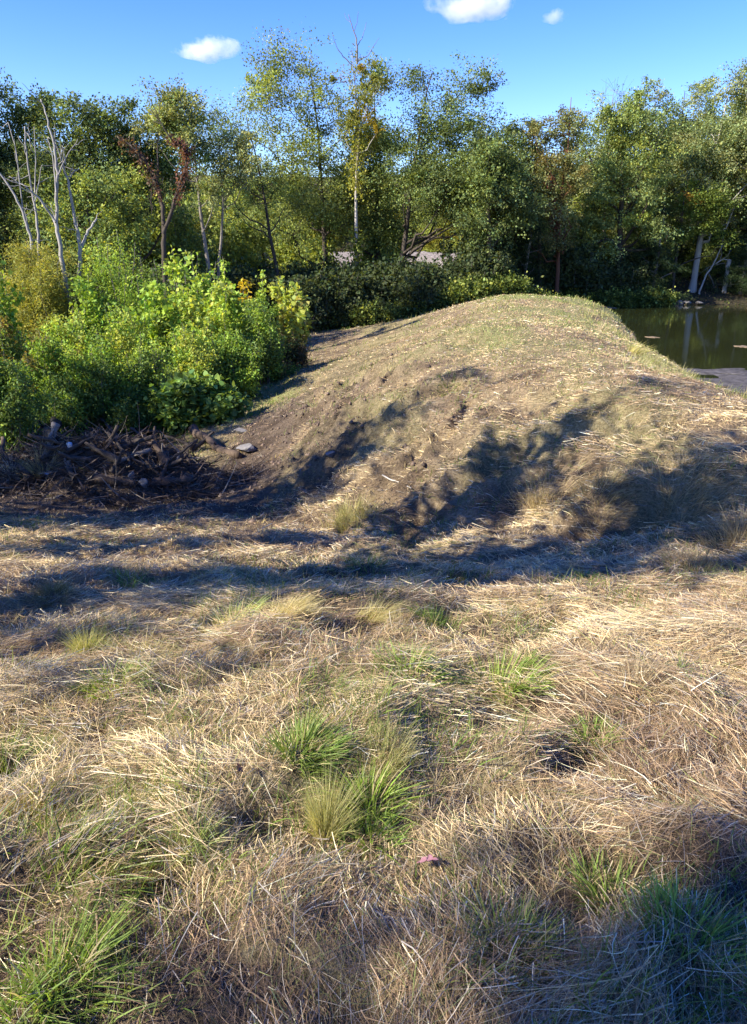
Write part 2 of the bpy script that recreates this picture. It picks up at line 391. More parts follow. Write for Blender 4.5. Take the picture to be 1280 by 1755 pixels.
class Tubes:
    def __init__(s): s.V = []; s.F = []; s.n = 0
    def add(s, path, rad, sides=6, cap=True):
        path = np.asarray(path, float); k = len(path); rad = np.broadcast_to(np.asarray(rad, float), (k,))
        T = np.gradient(path, axis=0); T = unit(T)
        ref = np.array([1.0, 0.13, 0.07]) if abs(T[:, 2]).mean() > .5 else np.array([.07, .13, 1.0])
        U = unit(np.cross(T, ref)); Wv = np.cross(T, U)
        a = np.linspace(0, 2 * PI, sides, endpoint=False)
        ring = path[:, None] + rad[:, None, None] * (np.cos(a)[None, :, None] * U[:, None] + np.sin(a)[None, :, None] * Wv[:, None])
        V = ring.reshape(-1, 3); i = np.arange(k - 1)[:, None] * sides; j = np.arange(sides)[None]; j2 = (j + 1) % sides
        F = np.stack([i + j, i + j2, i + sides + j2, i + sides + j], -1).reshape(-1, 4) + s.n
        s.V.append(V); s.F.append(F); s.n += len(V)
        if cap:
            for e, o in ((0, 0), (k - 1, (k - 1) * sides)):
                s.V.append(path[e][None]); c = s.n; s.n += 1
                b = s.n - 1 - len(V) - (0 if e == 0 else 1)
                tri = np.stack([np.full(sides, c), b + o + np.arange(sides), b + o + (np.arange(sides) + 1) % sides], 1)
                s.F.append(np.concatenate([tri, tri[:, -1:]], 1)[:, :3])
        return s
    def build(s, name, mat, parent=None):
        q = [f for f in s.F if f.shape[1] == 4]; t = [f for f in s.F if f.shape[1] == 3]
        Fs = []
        if q: Fs.append(np.concatenate(q))
        if t: Fs.append(np.concatenate(t))
        return mesh(name, np.concatenate(s.V), Fs, mat, parent, smooth=True)
def wig(a, b, n, amp, rng, sag=0, rise=0):
    a, b = np.asarray(a, float), np.asarray(b, float); t = np.linspace(0, 1, n)[:, None]
    p = a + (b - a) * t; L = np.linalg.norm(b - a)
    w = rng.normal(size=(n, 3)); w = np.cumsum(w, 0); w -= w[0] + (w[-1] - w[0]) * t
    p = p + w * amp * L / n; p[:, 2] += (np.sin(t[:, 0] * PI)) * rise * L - np.sin(t[:, 0] * PI) * sag * L
    return p
def colors(rng, n, base, var=.25, hue=.15, k=None, per=4):
    """per-leaf colour: brightness spread, yellow-green spread; repeated per leaf vertex"""
    b = np.asarray(base, float)
    c = b[None] * (1 + rng.normal(size=(n, 1)) * var).clip(.35, 2)
    c = c * (1 + rng.normal(size=(n, 1)) * hue * np.array([1.0, .35, -.6])[None]).clip(.3, 2)
    return np.repeat(c.clip(.004, .9), per, 0)

OAK = (.185, .24, .078); YG = (.31, .36, .085); LIME = (.14, .22, .03); DARK = (.13, .17, .065); OLIVE = (.16, .16, .035)
GREY = (.275, .30, .125); YEL = (.36, .27, .03); CEDAR = (.035, .055, .022); RUST = (.22, .10, .05)

def tree(name, label, base, Ht, Rr, cb=.3, seed=0, leaf=OAK, leaf2=None, mix=.2, M=70, nl=110, lsize=.2, rc=.6, K=9, tr=.16,
         bark=M_BARK, lean=(0, 0), wobble=.25, lobes=None, group=None, cat='tree', mat=None, bare=0, tmpl=KITE, flat=.7, top=.92, twig=True, var=.28):
    """one tree: Empty > trunk (with its limbs) + crown (leaf clumps hung on the limbs' twigs)"""
    rng = np.random.default_rng(seed + 1000)
    root = empty(name, base, label, cat, group)
    th = Ht * top; n = 14; t = np.linspace(0, 1, n)
    trunk = np.stack([lean[0] * t ** 1.3, lean[1] * t ** 1.3, -.25 + (th + .25) * t], 1)
    w = np.cumsum(rng.normal(size=(n, 2)), 0); w -= w[0]; trunk[:, :2] += w * wobble * .3 * (t[:, None])
    rad = tr * (1 - .96 * t) ** 1.05 + .012; rad[0] *= 1.35
    T = Tubes().add(trunk, rad, 8)
    if lobes is None:
        lobes = [(0, 0, (cb + 1) / 2, Rr, (1 - cb) / 2)]
    lobes = [(a, b_, c * Ht, r, rz * Ht) for a, b_, c, r, rz in lobes]
    ex = []
    for (a, b_, c, r, rz) in lobes:     # ragged outline: each lobe breaks into sprays
        for k in range(5 if len(lobes) > 1 else 11):
            d = unit(rng.normal(size=3)); f = .35 + .3 * rng.random()
            ex.append((a + d[0] * r * .72, b_ + d[1] * r * .72, c + d[2] * rz * .72, r * f, rz * f * (.8 + .8 * rng.random())))
    if cat == 'tree' and name != 'juniper_tree': lobes = [(a, b_, c, r * .72, rz * .72) for a, b_, c, r, rz in lobes] + ex
    pts = []
    wts = np.array([r * r * rz for *_, r, rz in lobes]); wts = wts / wts.sum()
    for i in range(M):
        a, b_, c, r, rz = lobes[rng.choice(len(lobes), p=wts)]
        d = unit(rng.normal(size=3)); q = rng.random() ** (1 / 2.3) * (.82 + .36 * rng.random())
        tt = np.clip((c) / th, 0, 1)
        cx = lean[0] * tt ** 1.3 + a; cy_ = lean[1] * tt ** 1.3 + b_
        pts.append((cx + d[0] * r * q, cy_ + d[1] * r * q, c + d[2] * rz * q))
    pts = np.array(pts); pts = pts + rng.normal(size=pts.shape) * min(.5, Rr * .14) * (name != 'juniper_tree'); pts[:, 2] = np.clip(pts[:, 2], Ht * .06, None); hi = Ht - rc * .9; pts[:, 2] = np.where(pts[:, 2] > hi, hi - (pts[:, 2] - hi) * .8, pts[:, 2])
    # limbs: farthest point sampled clumps
    sel = [int(np.argmax(pts[:, 2]))]; dm = np.linalg.norm(pts - pts[sel[0]], axis=1)
    for k in range(min(K, M) - 1):
        j = int(np.argmax(dm)); sel.append(j); dm = np.minimum(dm, np.linalg.norm(pts - pts[j], axis=1))
    nodes = [trunk[3:]]; nrad = [rad[3:]]
    for j in sel:
        e = pts[j]; hd = np.hypot(*(e[:2] - np.array([np.interp(e[2], trunk[:, 2], trunk[:, 0]), np.interp(e[2], trunk[:, 2], trunk[:, 1])])))
        z0 = np.clip(e[2] - hd * (.6 + .7 * rng.random()), max(.12, cb * .75) * Ht, th * .95); z0 = min(z0, e[2] + .2)
        s = np.array([np.interp(z0, trunk[:, 2], trunk[:, 0]), np.interp(z0, trunk[:, 2], trunk[:, 1]), z0]); r0 = np.interp(z0, trunk[:, 2], rad)
        p = wig(s, e, 7, .35, rng, sag=.06); rr = np.linspace(max(r0 * .6, .02), .014, 7)
        T.add(p, rr, 5, False); nodes.append(p[1:]); nrad.append(rr[1:])
    nodes = np.concatenate(nodes); nrad = np.concatenate(nrad)
    if twig:
        for p in pts:
            d = np.linalg.norm(nodes - p, axis=1) + np.where(nodes[:, 2] > p[2] + .1, 3, 0); j = int(np.argmin(d))
            if d[j] < .15: continue
            T.add(wig(nodes[j], p, 4, .3, rng), np.linspace(min(nrad[j] * .6, .03), .007, 4), 4, False)
            if bare:
                for _ in range(bare):
                    q = p + rng.normal(size=3) * rc * np.array([.8, .8, .7]) + np.array([0, 0, rc * .6])
                    T.add(wig(p, q, 3, .3, rng), np.linspace(.009, .005, 3), 3, False)
    T.build('trunk', bark, root)
    if nl:
        ph = rng.random(M); nl = nl * 3.0; lsize = lsize * .54; cn = (nl * (.4 + 1.2 * rng.random(M))).astype(int)
        ci = np.repeat(np.arange(M), cn); N = len(ci)
        NS = 5                                         # sprays of leaves along the twigs of each clump
        sd = unit(rng.normal(size=(M, NS, 3)) + unit(pts - np.array([lean[0] * .6, lean[1] * .6, Ht * .45]))[:, None] * .7 + np.array([0, 0, .25]))
        si = rng.integers(0, NS, N); uu = rng.random(N) ** .8 * (.7 + .6 * vnoise(ci * 1.7, si * 2.3))
        off = sd[ci, si] * (uu * 2.3)[:, None] + rng.normal(size=(N, 3)) * (.42 - .16 * uu)[:, None]; off[:, 2] -= .22 * uu ** 2
        rcs = rc * (.4 + .75 * rng.random(M))
        Pl = pts[ci] + off * rcs[ci][:, None] * np.array([1, 1, flat]); Pl[:, 2] = np.clip(Pl[:, 2], .05, None)
        V, F = leaves(Pl, lsize * (.6 + .8 * rng.random(N)), rng, tmpl, up=.9, out=off * .6)
        b1 = np.asarray(leaf, float)[None].repeat(M, 0)
        if leaf2 is not None: b1[ph < mix] = leaf2
        b1 = b1 * (1 + rng.normal(size=(M, 1)) * .16).clip(.6, 1.5)
        cc = b1[ci] * (1 + rng.normal(size=(N, 1)) * var).clip(.4, 1.9) * (1 + rng.normal(size=(N, 1)) * .14 * np.array([[1, .3, -.5]])).clip(.5, 1.6)
        mesh('crown', V, F, mat or M_OAK, root, col=np.repeat(cc.clip(.004, .8), len(tmpl), 0))
    return root

def top_h(base, py, Y):
    return at(640, py, Y)[2] - base[2]

# ------------------------------------------------------------------ trees of the photograph
def hero(name, label, px, Y, py, hw, leanpx=0, **kw):
    b = on(px, Y); m = (Y * _cp + (EYE - b[2]) * _sp) / FPX
    H = (at(px, py, Y)[2] - b[2]) + (1.0 if px > 940 else .3)
    if 'lobepx' in kw:   # crown lobes given as pixel boxes: (px, py, half width, half height)
        lo = []
        for (lx, ly, lw, lh) in kw.pop('lobepx'):
            z = at(lx, ly, Y)[2] - b[2]
            lo.append(((lx - px) * m, 0, z / H, lw * m, lh * m / H))
        kw['lobes'] = lo
    return tree(name, label, b, H, hw * m, lean=(leanpx * m, 0), **kw)

# left stand
hero('oak_tree', 'tall dark oak cut by the left edge, highest crown of the left stand', -14, 35, 88, 62, cb=.25, seed=1, leaf=DARK, leaf2=OAK, mix=.35, M=90, nl=150, lsize=.2, tr=.22)
hero('oak_tree', 'dark oak with a narrow upright top just right of the left edge', 36, 37, 140, 40, cb=.25, seed=2, leaf=DARK, leaf2=OAK, mix=.3, M=60, nl=150)
hero('oak_tree', 'broad dark oak behind the pale dead trees with several rounded tops', 150, 36, 166, 85, cb=.22, seed=3, leaf=DARK, leaf2=OAK, mix=.4, M=110, nl=140, K=12, lobepx=[(140, 215, 55, 55), (205, 225, 45, 48), (100, 270, 55, 75), (170, 320, 90, 80)])
hero('oak_tree', 'oak with a dark crooked trunk and arching limbs left of the vine hung tree', 166, 31, 300, 70, cb=.4, seed=4, leaf=OAK, leaf2=YG, mix=.25, M=50, nl=110, tr=.13, leanpx=10)
hero('oak_tree', 'oak with a flat topped crown rising above the rust coloured vines', 252, 38, 188, 60, cb=.3, seed=5, leaf=OAK, leaf2=DARK, mix=.4, M=80, nl=130, lobepx=[(245, 225, 48, 40), (285, 275, 50, 60), (240, 320, 70, 70)])
hero('slender_tree', 'slim pale stemmed tree with a light airy crown right of the vine hung tree', 370, 33, 164, 48, seed=6, leaf=GREY, leaf2=OAK, mix=.3, M=62, nl=95, lsize=.17, rc=.45, bark=M_BARKG, tr=.12, leanpx=-20,
     lobepx=[(345, 205, 38, 40), (372, 250, 45, 45), (395, 290, 25, 40)])
hero('slender_tree', 'second pale stem close beside the slim airy tree', 378, 33.4, 220, 30, seed=7, leaf=GREY, M=26, nl=70, lsize=.16, rc=.4, bark=M_BARKG, tr=.09, leanpx=25, lobepx=[(395, 270, 24, 45)])
hero('slender_tree', 'half bare tree with fine naked twigs above a thin dark trunk', 487, 40, 175, 60, seed=8, leaf=OAK, leaf2=YG, mix=.3, M=70, nl=42, lsize=.17, rc=.5, bark=M_BARK, tr=.12, leanpx=-40, bare=3,
     lobepx=[(445, 240, 45, 50), (470, 300, 55, 45), (430, 205, 28, 35)])
hero('tall_tree', 'tall loose crowned yellowish tree left of the pale vine wrapped trunk', 562, 44, 82, 80, seed=9, leaf=(.2, .24, .08), leaf2=YG, mix=.3, M=170, nl=95, lsize=.19, rc=.75, K=14, tr=.17, leanpx=-22,
     lobepx=[(520, 130, 38, 45), (485, 185, 40, 45), (555, 180, 50, 55), (515, 270, 65, 55), (545, 350, 70, 60)])
PALE_TREE = hero('tall_tree', 'straight pale trunk with bare branching top standing highest in the centre', 613, 42, 96, 30, seed=10, leaf=(.22, .24, .06), leaf2=YEL, mix=.12, M=44, nl=60, lsize=.17, rc=.35, bark=M_PALE, tr=.12, leanpx=-3, wobble=.22, lobepx=[(625, 175, 55, 38), (592, 120, 30, 28), (640, 150, 32, 34), (600, 230, 50, 40)])
hero('tall_tree', 'green tree with a rounded top just behind the pale trunk on its right', 648, 46, 108, 50, seed=11, leaf=OAK, leaf2=YG, mix=.2, M=120, nl=105, lsize=.19, rc=.75, lobepx=[(645, 160, 28, 45), (640, 260, 50, 60), (655, 350, 55, 55)])
hero('oak_tree', 'dark oak with three spire like tops right of the pale trunk', 684, 43, 100, 90, seed=12, leaf=OAK, leaf2=DARK, mix=.35, M=200, nl=105, lsize=.19, rc=.75, K=15, tr=.19, leanpx=28,
     lobepx=[(688, 150, 26, 45), (728, 165, 24, 50), (786, 165, 26, 45), (700, 250, 45, 60), (770, 270, 65, 60), (720, 330, 75, 55), (790, 345, 60, 45)])
hero('oak_tree', 'dense dark oak filling the dip between the spired oak and the right hand wood', 835, 40, 212, 65, seed=13, leaf=DARK, leaf2=OAK, mix=.4, M=100, nl=130, lobepx=[(845, 260, 42, 45), (810, 300, 45, 55), (850, 350, 65, 70)])
# right stand
hero('oak_tree', 'greyish green tree with a dark leaning trunk left of the red vine trunk', 925, 44, 205, 60, seed=14, leaf=GREY, leaf2=OAK, mix=.35, M=90, nl=110, tr=.15, leanpx=-38, lobepx=[(885, 245, 40, 42), (900, 320, 50, 55), (860, 330, 30, 60)])
hero('slender_tree', 'pale yellowish tree with thin top and a rust red vine on its trunk', 952, 43, 172, 45, seed=15, leaf=(.19, .17, .06), leaf2=GREY, mix=.45, M=80, nl=85, lsize=.18, rc=.45, tr=.13, leanpx=-14, bark=bark_mat('rusty_bark', (.12, .05, .03), (.25, .12, .07)),
     lobepx=[(960, 215, 30, 42), (940, 270, 40, 50), (965, 330, 45, 60), (930, 390, 40, 40)])
hero('oak_tree', 'big oak with a dark forked trunk left of the juniper by the pond', 1056, 46, 166, 80, seed=16, leaf=(.23, .29, .1), leaf2=YG, mix=.25, M=160, nl=120, K=16, tr=.24, leanpx=-18, rc=.65,
     lobepx=[(1060, 215, 38, 50), (1015, 260, 45, 55), (1080, 280, 55, 60), (1010, 340, 60, 55), (1075, 370, 45, 45)])
hero('bare_tree', 'bare twiggy treetop poking above the right hand wood', 1030, 50, 165, 30, seed=17, M=40, nl=0, bark=M_BARKG, tr=.13, bare=4, rc=.6, lobepx=[(1028, 200, 32, 38)])
hero('oak_tree', 'rounded grey green oak between the big forked oak and the white trunked tree', 1135, 52, 160, 75, seed=18, leaf=GREY, leaf2=OAK, mix=.35, M=130, nl=120, K=13, tr=.2, lobepx=[(1110, 210, 42, 45), (1160, 210, 45, 45), (1130, 290, 70, 60)])
hero('oak_tree', 'oak with a clear grey white trunk at the edge of the pond', 1186, 47.5, 140, 75, seed=19, leaf=(.22, .27, .11), leaf2=GREY, mix=.4, M=150, nl=110, K=14, tr=.2, bark=M_PALE, leanpx=20, lobepx=[(1205, 190, 50, 48), (1180, 260, 55, 50), (1240, 260, 45, 60), (1210, 330, 60, 35)])
hero('oak_tree', 'tallest oak of the right hand wood with a russet top at the right edge', 1285, 50, 98, 65, seed=20, leaf=OAK, leaf2=(.2, .13, .05), mix=.2, M=140, nl=120, K=14, tr=.26, lobepx=[(1275, 150, 45, 45), (1245, 200, 40, 45), (1290, 260, 60, 70), (1270, 340, 50, 50)])
hero('oak_tree', 'oak reaching into the picture from beyond the right edge of the pond', 1350, 46, 110, 80, cb=.25, seed=21, leaf=OAK, leaf2=GREY, mix=.3, M=110, nl=120, tr=.22)
hero('maple_tree', 'small bright green tree with an orange tinged top beside the white trunk', 1150, 46.5, 318, 50, seed=22, leaf=(.15, .2, .04), leaf2=(.34, .18, .04), mix=.12, M=60, nl=120, lsize=.17, rc=.5, tr=.1, lobepx=[(1160, 355, 42, 32), (1185, 385, 35, 28), (1125, 380, 30, 30)])
def cedar(label, px, Y, py, hw, seed, leaf=CEDAR, M=90):
    b = on(px, Y); m = (Y * _cp + (EYE - b[2]) * _sp) / FPX; H = at(px, py, Y)[2] - b[2]; R_ = hw * m
    lo = [(0, 0, .05 + .9 * t, R_ * (1.05 - .85 * t), .1) for t in np.linspace(0, 1, 7)]
    return tree('juniper_tree', label, b, H, R_, seed=seed, leaf=leaf, leaf2=tuple(v * 1.6 for v in leaf), mix=.3, M=M, nl=190, lsize=.15, rc=.36, lobes=lo, K=10, tr=.12, bark=M_BARKG, tmpl=NEEDLE, cat='tree', flat=.6)
cedar('feathery dark juniper at the pond edge left of the white trunk', 1118, 45.5, 335, 45, 23, leaf=(.05, .075, .028))
cedar('dark juniper at the right edge of the picture above the pond', 1268, 47, 330, 50, 24)
cedar('black green juniper beyond the dam end in front of the red vine trunk', 900, 42, 330, 40, 25)
cedar('small dark juniper in the undergrowth right of the gravel bank', 810, 41, 395, 40, 26, M=60)

# stems of dead and pale trees given as pixel polylines at one distance
def stems(name, label, cat, Y, lines, mat, base_px, group=None, seed=0, wob=.018, root=None):
    """lines: list of (part name, [(px,py),...], r0, r1, depth shift at the end)"""
    rng = np.random.default_rng(seed + 50); b = on(base_px, Y)
    if root is None: root = empty(name, b, label, cat, group)
    else: b = np.array(root.location)
    for (pn, pts, r0, r1, dz) in lines:
        r0 *= .85
        P = np.array([at(x, y, Y) for x, y in pts]) - b
        if pts[0][1] > 470 and pn == 'trunk': P = np.concatenate([[[P[0][0] + .02, 0, min(-.3, P[0][2] - .3)]], P])
        n = len(P); ts = np.linspace(0, 1, n); tt = np.linspace(0, 1, n * 4)
        Q = np.stack([np.interp(tt, ts, P[:, k]) for k in range(3)], 1); Q[:, 1] += dz * tt
        Q[1:-1] += rng.normal(size=(len(Q) - 2, 3)) * wob * .5
        Q[2:-1] += rng.normal(size=(len(Q) - 3, 3)) * r0 * .1
        Tubes().add(Q, np.linspace(r0, r1, len(Q)) * (1 + rng.normal(size=len(Q)) * .06), 7).build(pn, mat, root)
        for k in range(6 if cat == 'dead tree' and len(pts) > 3 else 2 if cat == 'dead tree' else 0):
            j = rng.integers(len(Q) // 3, len(Q)); d = unit(rng.normal(size=3) + np.array([0, 0, .7])); e = Q[j] + d * (.25 + .7 * rng.random())
            w = wig(Q[j], e, 6, .3, rng); Tubes().add(w, np.linspace(.016, .005, 6), 4).build('twig', mat, root)
    return root
stems('dead_tree', 'pale grey dead tree with a tall leaning leader among the bushes at left', 'dead tree', 25,
  [('trunk', [(118, 535), (110, 470), (100, 410), (94, 380), (96, 320), (94, 275), (88, 240), (76, 200), (65, 168)], .105, .015, .2),
   ('branch', [(94, 380), (75, 345), (52, 322), (28, 305)], .05, .012, -.5), ('branch', [(100, 300), (108, 270), (125, 235)], .03, .008, .4),
   ('branch', [(114, 505), (104, 485), (92, 472)], .03, .012, -.2), ('branch', [(96, 330), (84, 262), (70, 232)], .03, .008, .5)], M_DEAD, 118, seed=1)
stems('dead_tree', 'pale grey dead tree with a short forked stub right beside the leaning dead leader', 'dead tree', 25.4,
  [('trunk', [(134, 545), (137, 470), (139, 425), (133, 390), (126, 350), (120, 310), (108, 272), (99, 245)], .1, .014, -.2),
   ('branch', [(139, 425), (147, 398), (160, 374)], .06, .03, .3), ('branch', [(120, 303), (126, 293), (132, 288)], .03, .012, .2), ('branch', [(113, 282), (106, 262), (100, 247)], .02, .008, .3)], M_DEAD, 134, seed=2)
stems('dead_tree', 'thin pale dead tree leaning left over the olive willow at the left edge', 'dead tree', 29,
  [('trunk', [(56, 480), (54, 410), (40, 365), (20, 325), (-6, 290)], .085, .03, .0), ('branch', [(40, 365), (20, 250), (0, 205)], .03, .01, .6)], M_DEAD, 56, seed=3)
stems('dead_tree', 'thin upright dead tree with slender twigs behind the leaning dead leader', 'dead tree', 29.5,
  [('trunk', [(66, 480), (65, 412), (60, 360), (52, 330), (42, 260), (38, 215)], .085, .02, .2), ('branch', [(60, 345), (72, 300), (78, 285)], .03, .012, -.3), ('branch', [(60, 330), (58, 270), (52, 215)], .03, .01, .3)], M_DEAD, 66, seed=4)
vt = stems('vine_hung_tree', 'dark forked dead tree hung with rust red withered vines', 'dead tree', 30,
  [('trunk', [(282, 480), (280, 420), (278, 370), (272, 330), (262, 300), (246, 275), (228, 255), (205, 235)], .13, .02, .3),
   ('branch', [(280, 400), (296, 360), (308, 320), (320, 290), (322, 262), (312, 248), (296, 240), (280, 215), (262, 190)], .09, .012, -.3),
   ('branch', [(262, 300), (258, 345), (259, 370)], .02, .01, .1), ('branch', [(270, 330), (269, 280), (266, 245)], .05, .015, .3)], M_BARK, 282, seed=5)
def vine(label, Y, pts, n, spread, leaf, leaf2, mix, seed, size=.14, name='climbing_vine'):
    rng = np.random.default_rng(seed); P = np.array([at(x, y, Y) for x, y in pts]); t = np.sort(rng.random(n)) * (len(P) - 1)
    Q = np.stack([np.interp(t, np.arange(len(P)), P[:, k]) for k in range(3)], 1); b = Q[0].copy()
    s = spread * (.4 + 1.1 * vnoise(t * 1.7 + seed, t * 0))
    Q = Q + rng.normal(size=(n, 3)) * s[:, None]
    V, F = leaves(Q - b, size * (.6 + .8 * rng.random(n)), rng, KITE, droop=.8)
    base = np.where((rng.random(n) < mix)[:, None], np.array(leaf2)[None], np.array(leaf)[None]) * (1 + rng.normal(size=(n, 1)) * .25).clip(.4, 1.8)
    root = empty(name, b, label, 'vine')
    T = Tubes(); 
    for k in range(3):
        W_ = P - b + rng.normal(size=P.shape) * spread * .5; T.add(W_, .012, 4, False)
    T.build('stem', M_BARK, root)
    mesh('foliage', V, F, M_LEAF, root, col=np.repeat(base.clip(.01, .8), 4, 0)); return root
vine('withered rust red vine trailing along the left fork of the dead tree', 29.9, [(274, 340), (262, 302), (246, 277), (228, 257), (205, 237)], 520, .11, (.15, .075, .05), (.14, .11, .07), .5, 31, .1)
vine('withered rust red vine draped over the arched right fork of the dead tree', 29.8, [(300, 345), (318, 300), (323, 265), (312, 248), (292, 240)], 620, .1, (.19, .085, .06), (.15, .075, .05), .5, 32, .1)
vine('yellow green vine climbing the tall pale trunk in the centre', 41.9, [(613, 330), (611, 290), (613, 240), (612, 200), (611, 150)], 1900, .26, (.27, .28, .05), (.36, .33, .05), .2, 33, .12)
vine('green vine low on the tall pale trunk by the dark undergrowth', 41.8, [(612, 500), (610, 470), (613, 440), (611, 400)], 900, .24, (.14, .18, .03), YG, .35, 34, .15)
vine('rust red vine wrapped round a thin trunk left of the big oak', 42.8, [(956, 430), (950, 380), (945, 330), (940, 300)], 900, .16, (.2, .07, .05), RUST, .5, 35, .14)
stems('', '', '', 42,
  [('leader', [(612, 110), (612, 85), (610, 65), (603, 45), (597, 25)], .06, .012, .0), ('branch', [(611, 82), (622, 60), (628, 35)], .025, .008, .3), ('branch', [(606, 55), (612, 40), (614, 22)], .02, .008, -.2),
   ('branch', [(612, 105), (630, 95), (640, 78), (650, 62)], .03, .008, .3), ('branch', [(612, 120), (590, 100), (578, 85), (570, 62)], .04, .008, -.3), ('branch', [(600, 38), (592, 30), (590, 20)], .012, .006, .2)], M_BARKG, 613, seed=6, root=PALE_TREE)
stems('broken_trunk', 'short white broken trunk leaning right at the pond edge by the right margin', 'dead tree', 47.2,
  [('trunk', [(1241, 502), (1246, 475), (1251, 445)], .17, .12, .1)], M_PALE, 1242, seed=7)
stems('dead_tree', 'thin pale leaning dead stem forking to the right beside the white trunk at the pond', 'dead tree', 47,
  [('trunk', [(1199, 500), (1212, 470), (1224, 455), (1234, 435), (1241, 420)], .08, .03, .3), ('branch', [(1226, 452), (1238, 444), (1248, 446)], .05, .02, -.2)], M_PALE, 1199, seed=8)
stems('dead_tree', 'thin grey stub leaning between the forked dead stem and the white broken trunk', 'dead tree', 48,
  [('trunk', [(1226, 502), (1222, 480), (1214, 466)], .07, .04, .2)], M_BARKG, 1226, seed=9)
stems('snag', 'short pale snag in the dark undergrowth left of the juniper by the pond', 'dead tree', 45.5,
  [('trunk', [(1026, 490), (1028, 462), (1026, 440)], .08, .05, .2)], M_PALE, 1026, seed=10)

# the wood behind: four kinds, copied
VAR = []
lab_bg = ['green leafy tree deep in the wood behind the front row of trees', 'yellow green tree lit by the sun in the wood beyond the gravel bank', 'tall grey green tree on the rising wooded hill behind', 'dark bushy tree in the shade of the wood behind the front row']
for k, (lf, l2, H_, R_) in enumerate([(OAK, YG, 12, 3.6), (YG, (.22, .21, .03), 9, 3.3), (GREY, OAK, 14, 4.2), (DARK, OAK, 10, 3.6)]):
    VAR.append(tree('forest_tree', lab_bg[k], (0, 0, 0), H_, R_, cb=.12, seed=60 + k, leaf=lf, leaf2=l2, mix=.35, M=75, nl=120, lsize=.26, rc=.85, K=9, tr=.18, group='trees of the wood behind the front row'))
rb = np.random.default_rng(5)
spots = []
for (px, Y, k, s) in [(-60, 44, 3, 1.0), (20, 46, 0, 1.0), (95, 45, 3, .95), (150, 50, 1, .9), (215, 46, 3, .9), (275, 52, 0, .95), (330, 46, 3, .85), (400, 48, 1, .8), (385, 56, 0, .9), (455, 50, 0, .75),
    (425, 68, 1, 1.1), (480, 66, 1, 1.15), (530, 68, 1, 1.2), (580, 66, 1, 1.1), (640, 67, 1, 1.05), (700, 68, 1, 1.1), (755, 66, 1, .95), (810, 65, 1, 1.0), 
    (865, 50, 3, 1.0), (915, 52, 0, 1.0), (970, 54, 0, 1.0), (1005, 50, 1, .7), (1040, 58, 2, 1.0), (1090, 54, 3, .95), (1130, 60, 2, 1.05), (1190, 58, 2, 1.1), (1240, 56, 3, 1.05), (1300, 60, 2, 1.1), (1340, 56, 0, 1.1),
    (880, 60, 2, .95), (940, 62, 2, 1.0), (1000, 64, 2, 1.0), (60, 60, 2, 1.1), (160, 60, 2, 1.05), (270, 62, 2, 1.0), (350, 64, 2, .95), (-100, 54, 2, 1.1), (1420, 54, 2, 1.1), (1500, 50, 0, 1.1),
    (450, 84, 2, 1.0), (520, 86, 2, 1.0), (590, 84, 2, 1.05), (660, 86, 2, 1.0), (730, 84, 2, 1.0), (800, 84, 2, 1.0), (860, 80, 2, 1.0), (380, 84, 2, 1.0)]:
    spots.append((px, Y, k, s))
used = set()
for i, (px, Y, k, s) in enumerate(spots):
    b = on(px, Y); b[2] -= .1
    rz = float(rb.random() * 6.28); Hs = (12, 9, 14, 10)[k]
    pt = np.interp(px, [-100, 0, 60, 200, 300, 370, 430, 500, 600, 700, 830, 880, 960, 1050, 1150, 1250, 1400], [150, 165, 225, 240, 262, 285, 268, 262, 262, 262, 268, 262, 245, 205, 185, 160, 140])
    pt = pt + 30 * rb.random() + (45 if k == 1 else 0) + (0 if Y > 55 else 22)
    sc_ = float((at(px, pt, Y)[2] - b[2]) / (Hs * 1.0))
    if k not in used:
        used.add(k); o = VAR[k]; o.location = b; o.rotation_euler = (0, 0, rz); o.scale = (sc_,) * 3
    else: dup(VAR[k], b, rz, sc_, lab_bg[k])
# fix: one label per group of look-alikes
for o in C.objects:
    if o.parent is None and o.get('group') == 'trees of the wood behind the front row': o['group'] = ['green trees deep in the wood', 'sunlit yellow green trees beyond the gravel bank', 'grey green trees on the wooded hill', 'dark trees in the shade of the wood'][lab_bg.index(o['label'])]

# trees outside the left edge: they cast the shade on the slope and the left stand
CAST = tree('forest_tree', 'leafy tree beyond the left edge whose shadow falls across the mown slope', (0, 0, 0), 10, 1.6, cb=.25, seed=90, leaf=OAK, leaf2=YG, mix=.3, M=44, nl=21, lsize=.3, rc=.5, K=9, tr=.14, group='trees beyond the left edge shading the slope')
CASTN = tree('forest_tree', 'leafy tree beyond the left edge whose shadow falls across the mown slope', (0, 0, 0), 10, .75, cb=.2, seed=92, leaf=OAK, leaf2=YG, mix=.3, M=50, nl=17, lsize=.26, rc=.34, K=9, tr=.12, group='trees beyond the left edge shading the slope')
CASTT = tree('forest_tree', 'leafy tree beyond the left edge whose shadow falls across the mown slope', (0, 0, 0), 14, 2.2, cb=.62, seed=91, leaf=OAK, leaf2=YG, mix=.3, M=60, nl=80, lsize=.24, rc=.55, K=9, tr=.15, group='trees beyond the left edge shading the slope')
TAN = math.tan(SUN_EL); SHY = math.tan(SUN_FRONT)
def caster(tx, ty, dist, kind, s, rz=0.0, first=[set()]):
    """stand a tree 'dist' metres towards the sun from the point (tx, ty)"""
    x = tx - dist; y = ty + dist * SHY; b = np.array([x, y, H1(x, y) - .05]); o = (CAST, CASTT, CASTN)[kind]
    if kind not in first[0]:
        first[0].add(kind); o.location = b; o.scale = (s,) * 3; o.rotation_euler = (0, 0, rz)
    else: dup(o, b, rz, s)
